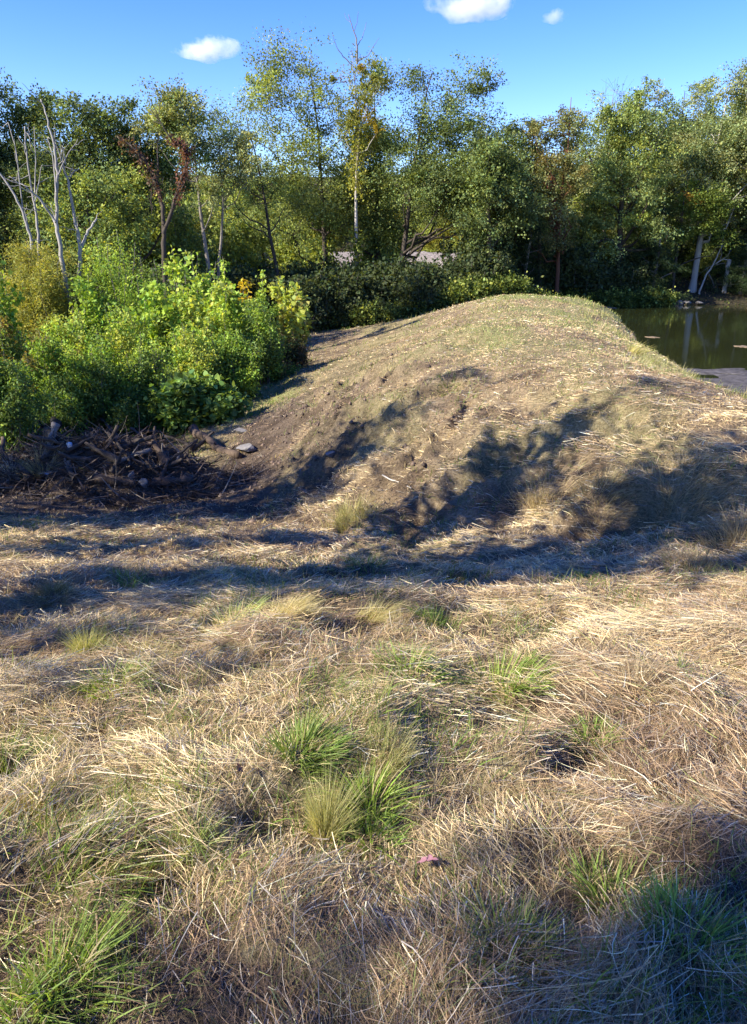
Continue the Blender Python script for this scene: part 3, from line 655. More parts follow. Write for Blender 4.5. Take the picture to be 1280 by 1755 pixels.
for (tx, ty, d, k, s, rz) in [
    (-3.5, 12.4, 9.0, 0, .8, .3), (-4.5, 11.6, 9.5, 0, .6, 2.0), (-6, 13.6, 7.5, 0, .75, .9), (-3.2, 13.4, 9.5, 0, .66, 2.9),        # pile and ditch
    (.2, 12.0, 9.4, 2, 1.0, 1.2), (-.2, 12.6, 9.0, 2, .95, 2.9), (-.3, 11.9, 8.6, 2, .8, .3), (1.7, 9.65, 7.6, 2, .9, .9), (1.4, 9.75, 8, 2, .97, 2.2),                                                                      # streaks up the dam
    (3, 8.15, 7.4, 2, .95, .5), (4.6, 8.3, 10, 2, 1.0, 2.5), (-2.6, 16.2, 9, 2, .62, 1.4), (-2.4, 14.4, 9.5, 2, .66, 3.1),                                             # bank shade
    (-3, 5.7, 9.5, 0, .5, .5), (-.3, 6.2, 8, 0, .74, 1.6), (2.2, 5.9, 8.8, 0, .68, 3.4),                                            # mid band
    (-7, 17, 8, 0, .78, .2), (-4.2, 18.3, 9.5, 0, .85, 1.7), (-9, 16, 7, 0, .7, 2.7),
    (4.9, 2.2, 16.2, 1, .88, .7)]:
    caster(tx, ty, d, k, s, rz)
for (x, y, k, s) in [(-27, 38, 0, .95), (-31, 46, 2, 1.0)]:
    dup(VAR[k], (x, y, H1(x, y) - .1), float(rb.random() * 6), s, lab_bg[0] if False else 'leafy tree beyond the left edge shading the left stand', 'trees beyond the left edge shading the left stand')

# ------------------------------------------------------------------ shrubs and saplings
def shrub(name, label, base, Ht, Rr, seed, leaf, leaf2=None, mix=.2, nst=16, nl=260, lsize=.1, tmpl=OVAL, cat='bush', group=None, low=.12, spread=.09, up=.5, droop=.2,
          stemcol=None, side=3, bendout=.5, gap=.0, var=.25, tipleaf=None):
    rng = np.random.default_rng(seed + 3000); root = empty(name, base, label, cat, group)
    T = Tubes(); PL = []; OUT = []; TT = []
    for i in range(nst):
        a = rng.random() * 2 * PI; q = math.sqrt(rng.random()); q = q if i > nst // 5 else q * .4; h = Ht * (1 - .55 * q ** 2 * rng.random()) * ((.6 + .4 * rng.random()) if i > nst // 5 else 1.0)
        p0 = np.array([math.cos(a), math.sin(a), 0]) * Rr * .55 * q; p1 = np.array([math.cos(a) * Rr * q, math.sin(a) * Rr * q, h])
        p0[2] = -.08
        n = 9; t = np.linspace(0, 1, n)[:, None]
        P = p0 + (p1 - p0) * np.concatenate([t ** (1 + bendout), t ** (1 + bendout), t], 1); P[1:] += np.cumsum(rng.normal(size=(n - 1, 3)), 0) * Ht * .012
        T.add(P, np.linspace(.016, .004, n) * (.6 + .25 * Ht), 4, False)
        chains = [(P, low, 1.0)]
        for k in range(side):
            u = low + (1 - low) * (.15 + .75 * rng.random()); s0 = np.array([np.interp(u, t[:, 0], P[:, j]) for j in range(3)])
            d = unit(np.array([rng.normal(), rng.normal(), .5 + .4 * rng.random()])); e = s0 + d * Ht * (.12 + .16 * rng.random()) * (1.15 - u * .5)
            Q = wig(s0, e, 5, .25, rng); T.add(Q, np.linspace(.008, .003, 5), 3, False); chains.append((Q, .1, .45))
        for (Q, lo, wgt) in chains:
            m = int(nl * wgt * (.6 + .8 * rng.random())); u = lo + (1 - lo) * rng.random(m) ** .8
            tt = np.linspace(0, 1, len(Q)); X = np.stack([np.interp(u, tt, Q[:, j]) for j in range(3)], 1)
            o = rng.normal(size=(m, 3)); X = X + o * spread * (1.15 - .6 * u[:, None]) * (.7 + .6 * vnoise(u * 7 + i, u * 0 + seed)[:, None])
            PL.append(X); OUT.append(o); TT.append(np.clip(X[:, 2] / Ht, 0, 1))
    T.build('stem', M_BARKG if stemcol is None else stemcol, root)
    X = np.concatenate(PL); O = np.concatenate(OUT); N = len(X); hgt = np.concatenate(TT); X[:, 2] = np.clip(X[:, 2], .03, None)
    V, F = leaves(X, lsize * (.55 + .9 * rng.random(N)), rng, tmpl, up=up, droop=droop, out=O * .5)
    ph = vnoise(X[:, 0] * 3 + seed, X[:, 2] * 3 + X[:, 1] * 3)
    base_c = np.array(leaf, float)[None].repeat(N, 0)
    if leaf2 is not None: base_c[ph < np.quantile(ph, mix)] = leaf2
    if tipleaf is not None: base_c[hgt > .8] = tipleaf
    cc = base_c * (1 + rng.normal(size=(N, 1)) * var).clip(.4, 1.9) * (1 + rng.normal(size=(N, 1)) * .14 * np.array([[1, .3, -.5]])).clip(.5, 1.6)
    mesh('foliage', V, F, M_LEAF, root, col=np.repeat(cc.clip(.004, .8), len(tmpl), 0))
    return root
def bush(name, label, px, Y, py, hw, seed, leaf, **kw):
    Y = Y + np.interp(px, [0, 100, 250, 400, 500], [2, 3, 4.2, 6.2, 7.8]); kw['lsize'] = kw.get('lsize', .1) * .82; kw['spread'] = kw.get('spread', .09) * 1.15; kw['nl'] = int(kw.get('nl', 200) * (.85 if kw.get('tmpl') is LOBE else 1.1))
    b = on(px, Y); m = (Y * _cp + (EYE - b[2]) * _sp) / FPX
    return shrub(name, label, b, max(.4, at(px, py, Y)[2] - b[2]), hw * m, seed, leaf, **kw)

G1 = (.25, .37, .06); G2 = (.34, .46, .075); G3 = (.155, .23, .055); G4 = (.42, .48, .1)
bush('willow_bush', 'feathery olive yellow willow bush left of the leaning dead leader', 78, 21.5, 418, 56, 1, (.38, .37, .08), leaf2=(.28, .29, .07), mix=.4, nst=40, nl=900, lsize=.11, tmpl=NEEDLE, spread=.2, bendout=.1)
bush('locust_sapling', 'tallest bright green sapling with drooping layered sprays between dead trees and vines', 222, 21, 396, 72, 2, G2, leaf2=G1, mix=.4, nst=17, nl=330, lsize=.075, spread=.17, side=6, up=1.0)
bush('locust_sapling', 'dark green feathery sapling in half shade right of the tallest bright sapling', 290, 22.5, 440, 45, 3, G3, nst=14, nl=260, lsize=.075, spread=.17, side=5)
bush('sycamore_sapling', 'bright green broad leaved sapling cut by the left edge', 14, 19, 452, 48, 4, G1, leaf2=G2, mix=.4, nst=16, nl=150, lsize=.15, tmpl=LOBE, spread=.12)
bush('sycamore_sapling', 'slim leafy sapling between the dead stems and the tallest bright sapling', 165, 20, 475, 32, 5, G1, nst=10, nl=140, lsize=.13, tmpl=LOBE, spread=.12)
bush('sycamore_sapling', 'spiky topped light green sapling right of the tallest bright sapling', 340, 20, 422, 48, 6, G2, leaf2=G4, mix=.3, nst=15, nl=150, lsize=.14, tmpl=LOBE, spread=.11)
bush('sycamore_sapling', 'pair of thin leafy whips standing up behind the middle of the thicket', 390, 20.5, 432, 26, 7, G2, nst=8, nl=120, lsize=.14, tmpl=LOBE, spread=.09, side=1)
bush('sycamore_sapling', 'open sapling with large shiny leaves in the centre of the thicket', 272, 18, 486, 38, 8, G1, leaf2=G2, mix=.5, nst=12, nl=130, lsize=.17, tmpl=LOBE, spread=.13)
bush('sycamore_sapling', 'large pale green sapling in the middle of the lit thicket', 330, 17, 500, 55, 9, G4, leaf2=G2, mix=.5, nst=18, nl=190, lsize=.12, tmpl=LOBE, spread=.12)
bush('sycamore_sapling', 'fresh green sapling right of the large pale green one', 395, 17.5, 486, 45, 10, G2, leaf2=G4, mix=.3, nst=16, nl=170, lsize=.13, tmpl=LOBE, spread=.12)
bush('sycamore_sapling', 'sapling with a bright yellow tip in the right part of the thicket', 424, 18.5, 478, 24, 11, G1, leaf2=G4, mix=.4, nst=9, nl=150, lsize=.13, tmpl=LOBE, spread=.1, tipleaf=(.5, .36, .03))
bush('sycamore_sapling', 'single leafy whip between the yellow tipped and the sparse sapling', 458, 18.5, 464, 14, 12, G2, nst=4, nl=170, lsize=.13, tmpl=LOBE, spread=.09, side=1)
bush('sycamore_sapling', 'sparse sapling with round yellowing leaves at the right end of the thicket', 500, 18.5, 478, 34, 13, G4, leaf2=(.34, .32, .08), mix=.22, nst=13, nl=62, lsize=.16, tmpl=HEART, spread=.1, side=2, low=.3)
bush('thicket_bush', 'round leafy green bush at the right end of the thicket below the sparse sapling', 452, 16.5, 520, 48, 14, G3, leaf2=G1, mix=.4, nst=22, nl=230, lsize=.085, spread=.13)
bush('thicket_bush', 'dull brown green bush by the mown strip at the right end of the thicket', 500, 17.6, 580, 36, 15, (.10, .11, .04), leaf2=(.16, .12, .06), mix=.4, nst=18, nl=170, lsize=.07, spread=.12)
bush('thicket_bush', 'yellow green bush in front of the large pale sapling', 330, 15.6, 560, 52, 16, G4, leaf2=G1, mix=.5, nst=22, nl=230, lsize=.075, spread=.12)
bush('thicket_bush', 'green bush in the lower middle right of the thicket', 400, 15.4, 570, 50, 17, G1, leaf2=G3, mix=.4, nst=22, nl=230, lsize=.085, spread=.12)
bush('thicket_bush', 'light green bush at the foot of the leaning dead leader', 140, 17.5, 535, 60, 18, G2, leaf2=G4, mix=.4, nst=24, nl=230, lsize=.085, spread=.12)
bush('thicket_bush', 'light green bush between the dead tree feet and the open shiny sapling', 215, 17, 530, 55, 19, G1, leaf2=G4, mix=.4, nst=22, nl=230, lsize=.085, spread=.12)
bush('thicket_bush', 'yellowing bush at the left edge below the bright sapling', 30, 16.5, 545, 55, 20, G3, leaf2=(.26, .2, .05), mix=.3, nst=22, nl=230, lsize=.085, spread=.12)
bush('thicket_bush', 'green bush with small leaves left of centre in the lower thicket', 95, 15.5, 575, 55, 21, G1, leaf2=(.22, .2, .05), mix=.25, nst=22, nl=240, lsize=.08, spread=.12)
bush('thicket_bush', 'dark green bush above the middle of the debris pile', 180, 15.2, 590, 55, 22, G3, leaf2=G1, mix=.4, nst=22, nl=240, lsize=.08, spread=.12)
bush('thicket_bush', 'dark green bush above the right part of the debris pile', 265, 15.2, 590, 48, 23, G3, leaf2=G2, mix=.3, nst=22, nl=240, lsize=.08, spread=.12)
bush('thicket_bush', 'shaded bush at the left edge behind the charred log', 20, 13.6, 610, 60, 24, G3, leaf2=G1, mix=.3, nst=26, nl=260, lsize=.07, spread=.12)
bush('thicket_bush', 'shaded small leaved bush behind the charred log', 105, 14.9, 645, 50, 25, G3, leaf2=G1, mix=.2, nst=24, nl=240, lsize=.07, spread=.12)
bush('vine_bush', 'low broad leaved vines sprawling behind the tilted log', 322, 13.4, 650, 48, 26, (.22, .33, .08), leaf2=G3, mix=.4, nst=20, nl=110, lsize=.15, tmpl=HEART, spread=.14, up=1.3, low=.05)
bush('vine_bush', 'broad leaved vines tumbling over the right end of the debris pile', 372, 13, 655, 46, 27, (.22, .33, .08), leaf2=G3, mix=.4, nst=20, nl=110, lsize=.14, tmpl=HEART, spread=.14, up=1.3, low=.05)
bush('vine_bush', 'bright low patch of broad leaves at the edge of the mown strip', 440, 17.4, 672, 36, 28, (.17, .25, .04), nst=18, nl=60, lsize=.15, tmpl=HEART, spread=.12, up=1.5, low=0)
bush('vine_bush', 'broad leaved vines spilling onto the toe of the dam right of the tilted log', 405, 15.6, 668, 40, 31, (.2, .3, .06), leaf2=G3, mix=.4, nst=18, nl=70, lsize=.14, tmpl=HEART, spread=.14, up=1.3, low=.05)
bush('thicket_bush', 'low ragged weeds between the thicket and the mown green strip', 475, 16.6, 632, 34, 32, G3, leaf2=(.24, .22, .07), mix=.3, nst=20, nl=110, lsize=.08, spread=.13, low=.02)
bush('dry_stalks', 'bundle of dry grey stalks in front of the pale green sapling', 285, 15, 600, 20, 29, (.3, .25, .16), nst=26, nl=22, lsize=.07, tmpl=NEEDLE, spread=.06, side=1, bendout=.1)
bush('thicket_bush', 'dark mass of green between the thicket and the debris pile top', 235, 14.6, 665, 50, 30, G3, nst=20, nl=200, lsize=.08, spread=.12)

# undergrowth at the foot of the wood: two kinds, copied
UG = []
UL = ['dark leafy shrub in the shaded undergrowth at the foot of the wood', 'low green shrub in the undergrowth by the far end of the dam']
for k, (lf, l2, H_, R_) in enumerate([((.085, .11, .045), (.06, .085, .035), 3.0, 1.5), ((.10, .14, .035), YG, 1.6, 1.2)]):  # first kind: shade under the wood is put into its darker leaf colour
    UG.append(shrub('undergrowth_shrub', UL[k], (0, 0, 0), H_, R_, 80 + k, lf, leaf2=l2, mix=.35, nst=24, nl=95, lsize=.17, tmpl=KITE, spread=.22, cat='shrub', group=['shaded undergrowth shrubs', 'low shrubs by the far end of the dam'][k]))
seen = set()
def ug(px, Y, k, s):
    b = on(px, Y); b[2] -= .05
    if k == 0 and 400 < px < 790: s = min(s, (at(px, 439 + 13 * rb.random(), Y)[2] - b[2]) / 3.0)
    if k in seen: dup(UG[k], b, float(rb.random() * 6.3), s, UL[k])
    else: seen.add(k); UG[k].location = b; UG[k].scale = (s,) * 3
YT = [shrub('young_tree', l, (0, 0, 0), 5.5, 1.5, 95 + i, lf, leaf2=l2, mix=.4, nst=12, nl=210, lsize=.15, tmpl=KITE, spread=.3, low=.1, side=6, cat='young tree', group=g)
      for i, (l, g, lf, l2) in enumerate([('young leafy tree filling in beneath the crowns at the edge of the wood', 'young trees under the wood edge', OAK, YG), ('young yellow green tree beneath the crowns near the gravel bank', 'young yellow green trees by the gravel bank', YG, OAK)])]
for i, (px, Y, k, py) in enumerate([(420, 44, 1, 360), (505, 47, 1, 370), (545, 46, 1, 345), (640, 47, 1, 360), (665, 45, 1, 380), (820, 44, 0, 385), (865, 47, 0, 350), (940, 47, 1, 345), (985, 47, 0, 375),
    (1010, 49, 1, 360), (1040, 50, 0, 390), (1085, 50, 0, 390), (1140, 51, 0, 410), (1170, 53, 1, 400), (1215, 52, 0, 410), (1255, 51, 0, 400), (1300, 51, 0, 380), (330, 40, 0, 340), (300, 43, 1, 320), (230, 42, 1, 330), (120, 42, 0, 320), (60, 41, 1, 350), (10, 40, 0, 330), (390, 42, 0, 350)]):
    b = on(px, Y); s_ = float((at(px, py, Y)[2] - b[2]) / 5.5); b[2] -= .1
    if ('y', k) not in used: used.add(('y', k)); YT[k].location = b; YT[k].scale = (s_,) * 3
    else: dup(YT[k], b, float(rb.random() * 6.3), s_)
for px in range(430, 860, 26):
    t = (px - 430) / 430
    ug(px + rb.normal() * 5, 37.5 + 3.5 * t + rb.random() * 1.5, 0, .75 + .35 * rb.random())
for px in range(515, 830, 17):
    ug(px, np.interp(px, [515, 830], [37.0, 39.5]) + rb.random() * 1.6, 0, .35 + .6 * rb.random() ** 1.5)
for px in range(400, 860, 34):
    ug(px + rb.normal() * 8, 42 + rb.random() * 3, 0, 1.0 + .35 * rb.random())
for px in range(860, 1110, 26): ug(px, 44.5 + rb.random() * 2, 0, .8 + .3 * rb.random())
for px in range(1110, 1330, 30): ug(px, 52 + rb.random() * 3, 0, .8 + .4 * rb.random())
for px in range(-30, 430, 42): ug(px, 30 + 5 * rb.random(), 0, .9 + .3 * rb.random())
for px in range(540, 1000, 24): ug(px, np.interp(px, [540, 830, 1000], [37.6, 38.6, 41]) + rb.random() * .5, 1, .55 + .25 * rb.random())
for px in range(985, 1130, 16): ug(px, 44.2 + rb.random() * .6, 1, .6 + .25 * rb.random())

# ------------------------------------------------------------------ straw, grass (stuff)
def area_sample(n_of_y, ymin, ymax, seed, xlim=lambda y: (-(.60 * y + 1.6), .60 * y + 1.6)):
    rng = np.random.default_rng(seed); ys = np.linspace(ymin, ymax, 400); w = np.array([n_of_y(y) * (xlim(y)[1] - xlim(y)[0]) for y in ys])
    cdf = np.cumsum(w) * (ys[1] - ys[0]); N = int(cdf[-1]); y = np.interp(rng.random(N) * cdf[-1], cdf, ys)
    lo = np.array([xlim(v)[0] for v in ys]); hi = np.array([xlim(v)[1] for v in ys])
    x = np.interp(y, ys, lo) + rng.random(N) * (np.interp(y, ys, hi) - np.interp(y, ys, lo))
    return x, y, rng
def field_ok(x, y):
    """where the mown field is: not in the pond, not under the thicket or the wood"""
    h = base_h(x, y)
    return (wood_mask(x, y) < .35) & ~((x > 5) & (h < WZ + .05)) & (y < 37.5)
def put_straw():
    x, y, rng = area_sample(lambda y: min(13000., 9000 * (2.3 / y) ** 1.6) * (1 - .5 * smooth(10, 13, y)), .55, 37, 11)
    ok = field_ok(x, y); x, y = x[ok], y[ok]
    d = dirt_mask(x, y); g = green_mask(x, y); bare = fbm(x * 1.15 + 31, y * 1.5, 3)
    keep = rng.random(len(x)) < np.clip((1 - .8 * d) * (1 - .75 * g) * (1.0 - .75 * smooth(.56, .7, bare)), 0, 1); x, y = x[keep], y[keep]
    N = len(x); bare = bare[keep]
    z = height(x, y)
    fl = fbm(x * .8, y * .8 + 50, 3) * 10 + rng.normal(size=N) * .55
    lay = rng.random(N) ** 1.6
    tilt = rng.normal(size=N) * .13 + .06 * lay
    D = np.stack([np.cos(fl) * np.cos(tilt), np.sin(fl) * np.cos(tilt), np.sin(tilt)], 1)
    L = (.07 + .2 * rng.random(N) ** 1.5) * np.where(y < 3, .85, 1) * (1 - .5 * smooth(9, 14, y))
    W = np.maximum(.0013 + .0024 * rng.random(N) ** 2.5, .00075 * y * (.6 + .6 * rng.random(N)))
    pile = .075 * smooth(.42, .62, fbm(x * 1.6, y * 2.2 + 7, 3)) + .012
    P = np.stack([x, y, z + lay * pile + .004], 1) - D * L[:, None] * .5
    P[:, 2] = np.maximum(P[:, 2], z - .01)
    B = rng.normal(size=(N, 3)) * .3; B[:, 2] = B[:, 2] * .5 - .1
    V, F, k = ribbons(P, D, L, W, B, 4, rng)
    old = fbm(x * .9 + 70, y * 1.4, 4)
    c0 = np.array([.73, .575, .31]); c1 = np.array([.38, .265, .15]); c2 = np.array([.38, .34, .28]); c3 = np.array([.82, .70, .46])
    r = rng.random(N); m = smooth(.42, .6, old + (r - .5) * .35)[:, None]
    c = c0 * (1 - m) + c1 * m
    c = np.where((rng.random(N) < .16)[:, None], c3[None], c); c = np.where((rng.random(N) < .16)[:, None], c2[None], c)
    c = np.where((rng.random(N) < .05 + .3 * g[keep])[:, None], np.array([[.22, .25, .08]]), c)
    dk = d[keep][:, None]; c = c * (1 - .45 * dk)
    c = c * (1 + rng.normal(size=(N, 1)) * .2).clip(.4, 1.6)
    o = mesh('cut_straw', V, F, M_STRAW, col=np.repeat(c.clip(.01, .9), k, 0))
    tag(o, 'dry cut straw lying in loose mats over the whole mown slope and dam', 'straw', kind='stuff')
    print('straw', N)
put_straw()

def put_thatch():
    x, y, rng = area_sample(lambda y: min(15000., 15000 * (1.9 / y) ** 1.7), .55, 30, 19)
    ok = field_ok(x, y); x, y = x[ok], y[ok]; keep = rng.random(len(x)) > .7 * dirt_mask(x, y); x, y = x[keep], y[keep]; N = len(x); z = height(x, y)
    f = rng.random(N) * 2 * PI; t = rng.normal(size=N) * .5; L = .02 + .055 * rng.random(N)
    D = np.stack([np.cos(f) * np.cos(t), np.sin(f) * np.cos(t), np.sin(t)], 1)
    P = np.stack([x, y, z + .03 * rng.random(N) * smooth(.35, .6, fbm(x * 1.6, y * 2.2 + 7, 3))], 1) - D * L[:, None] * .4; P[:, 2] = np.maximum(P[:, 2], z - .004)
    B = rng.normal(size=(N, 3)) * .4
    V, F, k = ribbons(P, D, L, np.maximum(.0011, .0006 * y), B, 2, rng)
    m = smooth(.42, .6, fbm(x * .9 + 70, y * 1.4, 4) + (rng.random(N) - .5) * .4)[:, None]
    c = (np.array([[.56, .41, .23]]) * (1 - m) + np.array([[.3, .2, .12]]) * m) * (1 + rng.normal(size=(N, 1)) * .28).clip(.35, 1.7)
    tag(mesh('straw_thatch', V, F, M_STRAW, col=np.repeat(c.clip(.01, .9), k, 0)), 'fine crumbled straw bits filling between the longer cut straw', 'straw', kind='stuff'); print('thatch', N)
put_thatch()

def shore_weeds():
    rng = np.random.default_rng(29); n = 5200; y = 10.5 + 24.5 * rng.random(n) ** 1.5; e = np.interp(y, [10, 12.5, 20, 27, 34], [5.6, 5.1, 6.4, 8.0, 9.6])
    x = e - .1 + rng.normal(size=n) * .18 + 1.2 * (fbm(y * .7, y * 0 + 3, 2) - .5); k_ = vnoise(y * 1.9, y * 0 + 5) > .42; x, y = x[k_], y[k_]; n = len(x)
    a = rng.random(n) * 6.28; D = np.stack([np.cos(a) * .25, np.sin(a) * .25, np.ones(n)], 1); L = (.06 + .2 * rng.random(n) ** 2.6)
    V, F, k = ribbons(np.stack([x, y, height(x, y) - .02], 1), D, L, np.maximum(.003, .0008 * y), np.stack([np.cos(a) * .4, np.sin(a) * .4, -.3 + 0 * a], 1) * rng.random((n, 1)), 3, rng, .1)
    c = np.array([[.34, .36, .13]]) * (1 + rng.normal(size=(n, 1)) * .2).clip(.5, 1.5); c[rng.random(n) < .35] = (.5, .42, .22)
    tag(mesh('shore_weeds', V, F, M_GRASS, col=np.repeat(c, k, 0)), 'ragged yellow green weeds along the pond side edge of the dam', 'weeds', kind='stuff')
shore_weeds()

def put_litter():
    rng = np.random.default_rng(23); n = 120000; y = 9 + 43 * rng.random(n) ** 1.6; x = rng.uniform(-1, 1, n) * (.62 * y + 2)
    ok = (rng.random(n) < wood_mask(x, y)) & (base_h(x, y) > WZ - .9 * (x < 5) * 2 - .02); x, y = x[ok], y[ok]; n = len(x)
    V, F = leaves(np.stack([x, y, height(x, y) + .02 + .03 * rng.random(n)], 1), (.05 + .06 * rng.random(n)) * (1 + .012 * y), rng, KITE, up=1.6, droop=0)
    pal = np.array([(.2, .13, .07), (.12, .08, .05), (.28, .2, .11), (.09, .13, .035), (.15, .18, .05)]); c = pal[rng.integers(0, 5, n)] * (1 + rng.normal(size=(n, 1)) * .3).clip(.4, 1.8)
    tag(mesh('leaf_litter', V, F, M_LEAF, col=np.repeat(c.clip(.01, .8), 4, 0)), 'brown and green leaf litter and low weeds on the floor of the thicket and the wood', 'leaf litter', kind='stuff')
put_litter()

def put_grass():
    # short upright blades: green patches, fine yellow haze of dry shoots
    x, y, rng = area_sample(lambda y: min(4200., 4200 * (2.6 / y) ** 1.55), .6, 37.3, 12)
    ok = field_ok(x, y); x, y = x[ok], y[ok]
    g = green_mask(x, y); n = fbm(x * 1.3 + 11, y * 1.5 + 4, 4); d = dirt_mask(x, y)
    crest = smooth(-.5, 1.2, x - (y - 12) * .2) * smooth(11, 13, y)
    lowright = smooth(.35, .9, x + .3 * (n - .5)) * smooth(1.95, 1.6, y) ; lowleft = smooth(-.25, -.7, x) * smooth(2.9, 2.3, y) * 1.1
    pgreen = np.clip(smooth(.5, .64, n) * .8 + lowright + lowleft * smooth(.45, .6, n) + .85 * crest + .8 * smooth(.5, .9, g) * smooth(-.5, -1.5, x), 0, 1)
    u = rng.random(len(x)); isg = u < pgreen * (.55 + .3 * crest); isd = (~isg) & (u < .1 + .15 * crest + .3 * smooth(.54, .66, fbm(x * 2.1 + 71, y * 2.3 + 4, 3)))
    keep = (isg | isd) & (rng.random(len(x)) > d * .9); x, y, isg, crest, lr = x[keep], y[keep], isg[keep], crest[keep], lowright[keep]; N = len(x)
    z = height(x, y); a = rng.random(N) * 2 * PI; t = rng.normal(size=N) * .45
    D = np.stack([np.cos(a) * np.abs(t), np.sin(a) * np.abs(t), np.ones(N)], 1); D[:, 0] += .15
    pat = smooth(.5, .68, fbm(x * 1.3 + 11, y * 1.5 + 4, 4)); pat2 = smooth(.5, .66, fbm(x * 2.1 + 71, y * 2.3 + 4, 3))
    L = (.03 + .075 * rng.random(N) ** 2) * np.where(isg, 1 + .8 * pat, .8 + .7 * pat2) * (1 - .35 * crest) * (1 + .012 * y)
    W = np.maximum(np.where(isg, .0035 + .002 * rng.random(N), .0016), .0009 * y * (.6 + .6 * rng.random(N)))
    B = np.stack([np.cos(a) * .45, np.sin(a) * .45, -.25 * np.ones(N)], 1) * rng.random((N, 1))
    V, F, k = ribbons(np.stack([x, y, z - .01], 1), D, L, W, B, 3, rng, tipw=.1)
    cg = np.array([.12, .2, .04]); cgy = np.array([.26, .28, .08]); cd = np.array([.5, .41, .2])
    c = np.where(isg[:, None], cg + (cgy - cg) * (rng.random((N, 1)) ** 1.3 * (1 - .6 * lr[:, None])), cd)
    c = np.where((isg & (crest > .5) & (rng.random(N) < .6))[:, None], np.array([[.36, .38, .14]]), c) * (1 + rng.normal(size=(N, 1)) * .2).clip(.4, 1.6)
    o = mesh('short_grass', V, F, M_GRASS, col=np.repeat(c.clip(.01, .9), k, 0))
    tag(o, 'short green and yellow grass coming up through the straw', 'grass', kind='stuff'); print('grass', N)
put_grass()

# ------------------------------------------------------------------ tussocks one can point to
def tuft(label, px, py, hpx, wpx, kind, n, seed, lean=(0, 0), name='grass_tuft', col=None, colb=None, cat='grass tuft', wscale=1.0):
    g = ground_px(px, py)
    rng = np.random.default_rng(seed + 7000); dep = g[1] * _cp + (EYE - g[2]) * _sp; m = dep / FPX; h = hpx * m * (1.25 if py < 1200 else .95) + .03; r = wpx * m * (.5 if py < 1200 else .42); n = int(n * (1.9 if 1050 < py < 1340 and kind == 'green' else 1.2))
    a = rng.random(n) * 2 * PI; q = np.sqrt(rng.random(n)) * (.45 + 1.1 * vnoise(np.cos(a) * 1.4 + seed * 3.1, np.sin(a) * 1.4)); lx = np.cos(a) * q * r; ly = np.sin(a) * q * r
    z = height(g[0] + lx, g[1] + ly) - g[2]
    out = {'feather': .22, 'green': .45, 'dry': .5, 'mound': .6}[kind]
    jx = rng.normal(size=n) * .24; jy = rng.normal(size=n) * .24; gl = (vnoise(lx / (r + .01) * 2 + seed, ly / (r + .01) * 2) - .5) * .9
    D = np.stack([np.cos(a) * q * out + lean[0] + jx + gl, np.sin(a) * q * out + lean[1] + jy, np.ones(n)], 1)
    L = h * (.3 + .8 * rng.random(n)) * (1 - .35 * q)
    W0 = {'feather': .0016, 'green': .0058, 'dry': .0022, 'mound': .0018}[kind] * wscale
    W = np.maximum(W0 * (.7 + .6 * rng.random(n)), m * .75)
    bs = {'feather': .28, 'green': .5, 'dry': .4, 'mound': .75}[kind]
    B = np.stack([np.cos(a) * bs + lean[0] * .8, np.sin(a) * bs + lean[1] * .8, -.35 * np.ones(n) * bs * 2], 1) * (.3 + .9 * rng.random((n, 1)))
    V, F, k = ribbons(np.stack([lx, ly, z - .015], 1), D, L, W, B, 4, rng, tipw=.08)
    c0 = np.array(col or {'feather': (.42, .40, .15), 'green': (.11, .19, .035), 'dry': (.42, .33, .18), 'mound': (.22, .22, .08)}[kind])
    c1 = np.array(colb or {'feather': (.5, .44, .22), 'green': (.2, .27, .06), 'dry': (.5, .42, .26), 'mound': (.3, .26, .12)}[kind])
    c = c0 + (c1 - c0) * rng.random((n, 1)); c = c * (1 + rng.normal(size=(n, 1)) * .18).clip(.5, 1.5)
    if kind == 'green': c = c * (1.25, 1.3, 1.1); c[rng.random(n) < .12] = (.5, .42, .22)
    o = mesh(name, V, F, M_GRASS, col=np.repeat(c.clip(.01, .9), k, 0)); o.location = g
    return tag(o, label, cat)
tuft('tall pale feathery tuft glowing yellow in the front centre', 560, 1425, 150, 60, 'feather', 800, 1, (.05, .1), col=(.36, .38, .11))
tuft('bright green grass clump standing right of the glowing feathery tuft', 632, 1385, 105, 95, 'green', 260, 2, (.05, 0), col=(.16, .26, .035), colb=(.26, .33, .07))
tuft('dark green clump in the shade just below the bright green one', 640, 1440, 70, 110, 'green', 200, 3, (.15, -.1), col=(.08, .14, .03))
tuft('pale blond tuft leaning right near the middle of the shadow band', 490, 1056, 48, 66, 'feather', 600, 4, (.5, 0), col=(.5, .42, .2))
tuft('pale yellow tuft right of the blond leaning one at the shadow edge', 640, 1062, 44, 62, 'feather', 520, 5, (.45, 0), col=(.48, .44, .19))
tuft('upright yellow green tuft at left by a low brown mound', 150, 1118, 60, 48, 'feather', 520, 6, (.1, 0), col=(.36, .4, .1))
tuft('brown dry mound tuft just below the upright yellow green tuft', 140, 1142, 28, 40, 'mound', 300, 7, col=(.3, .24, .1))
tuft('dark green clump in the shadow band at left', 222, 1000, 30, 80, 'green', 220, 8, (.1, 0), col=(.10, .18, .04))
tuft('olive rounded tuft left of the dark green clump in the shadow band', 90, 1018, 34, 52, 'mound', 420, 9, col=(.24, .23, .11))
tuft('whitish green clump catching the sun at the lower edge of the shadow band', 395, 1066, 38, 90, 'green', 230, 10, (.1, 0), col=(.26, .32, .1), colb=(.38, .4, .18))
tuft('low green patch at left among straw right of the brown mound', 190, 1176, 40, 100, 'green', 260, 11, col=(.2, .27, .05))
tuft('green patch with straw yellow tips above the low green patch', 255, 1140, 40, 110, 'feather', 520, 12, (.2, 0), col=(.36, .34, .11))
tuft('wide dark green clump left of the front centre', 515, 1290, 80, 120, 'green', 380, 13, (.1, 0), col=(.10, .17, .035), colb=(.2, .24, .07))
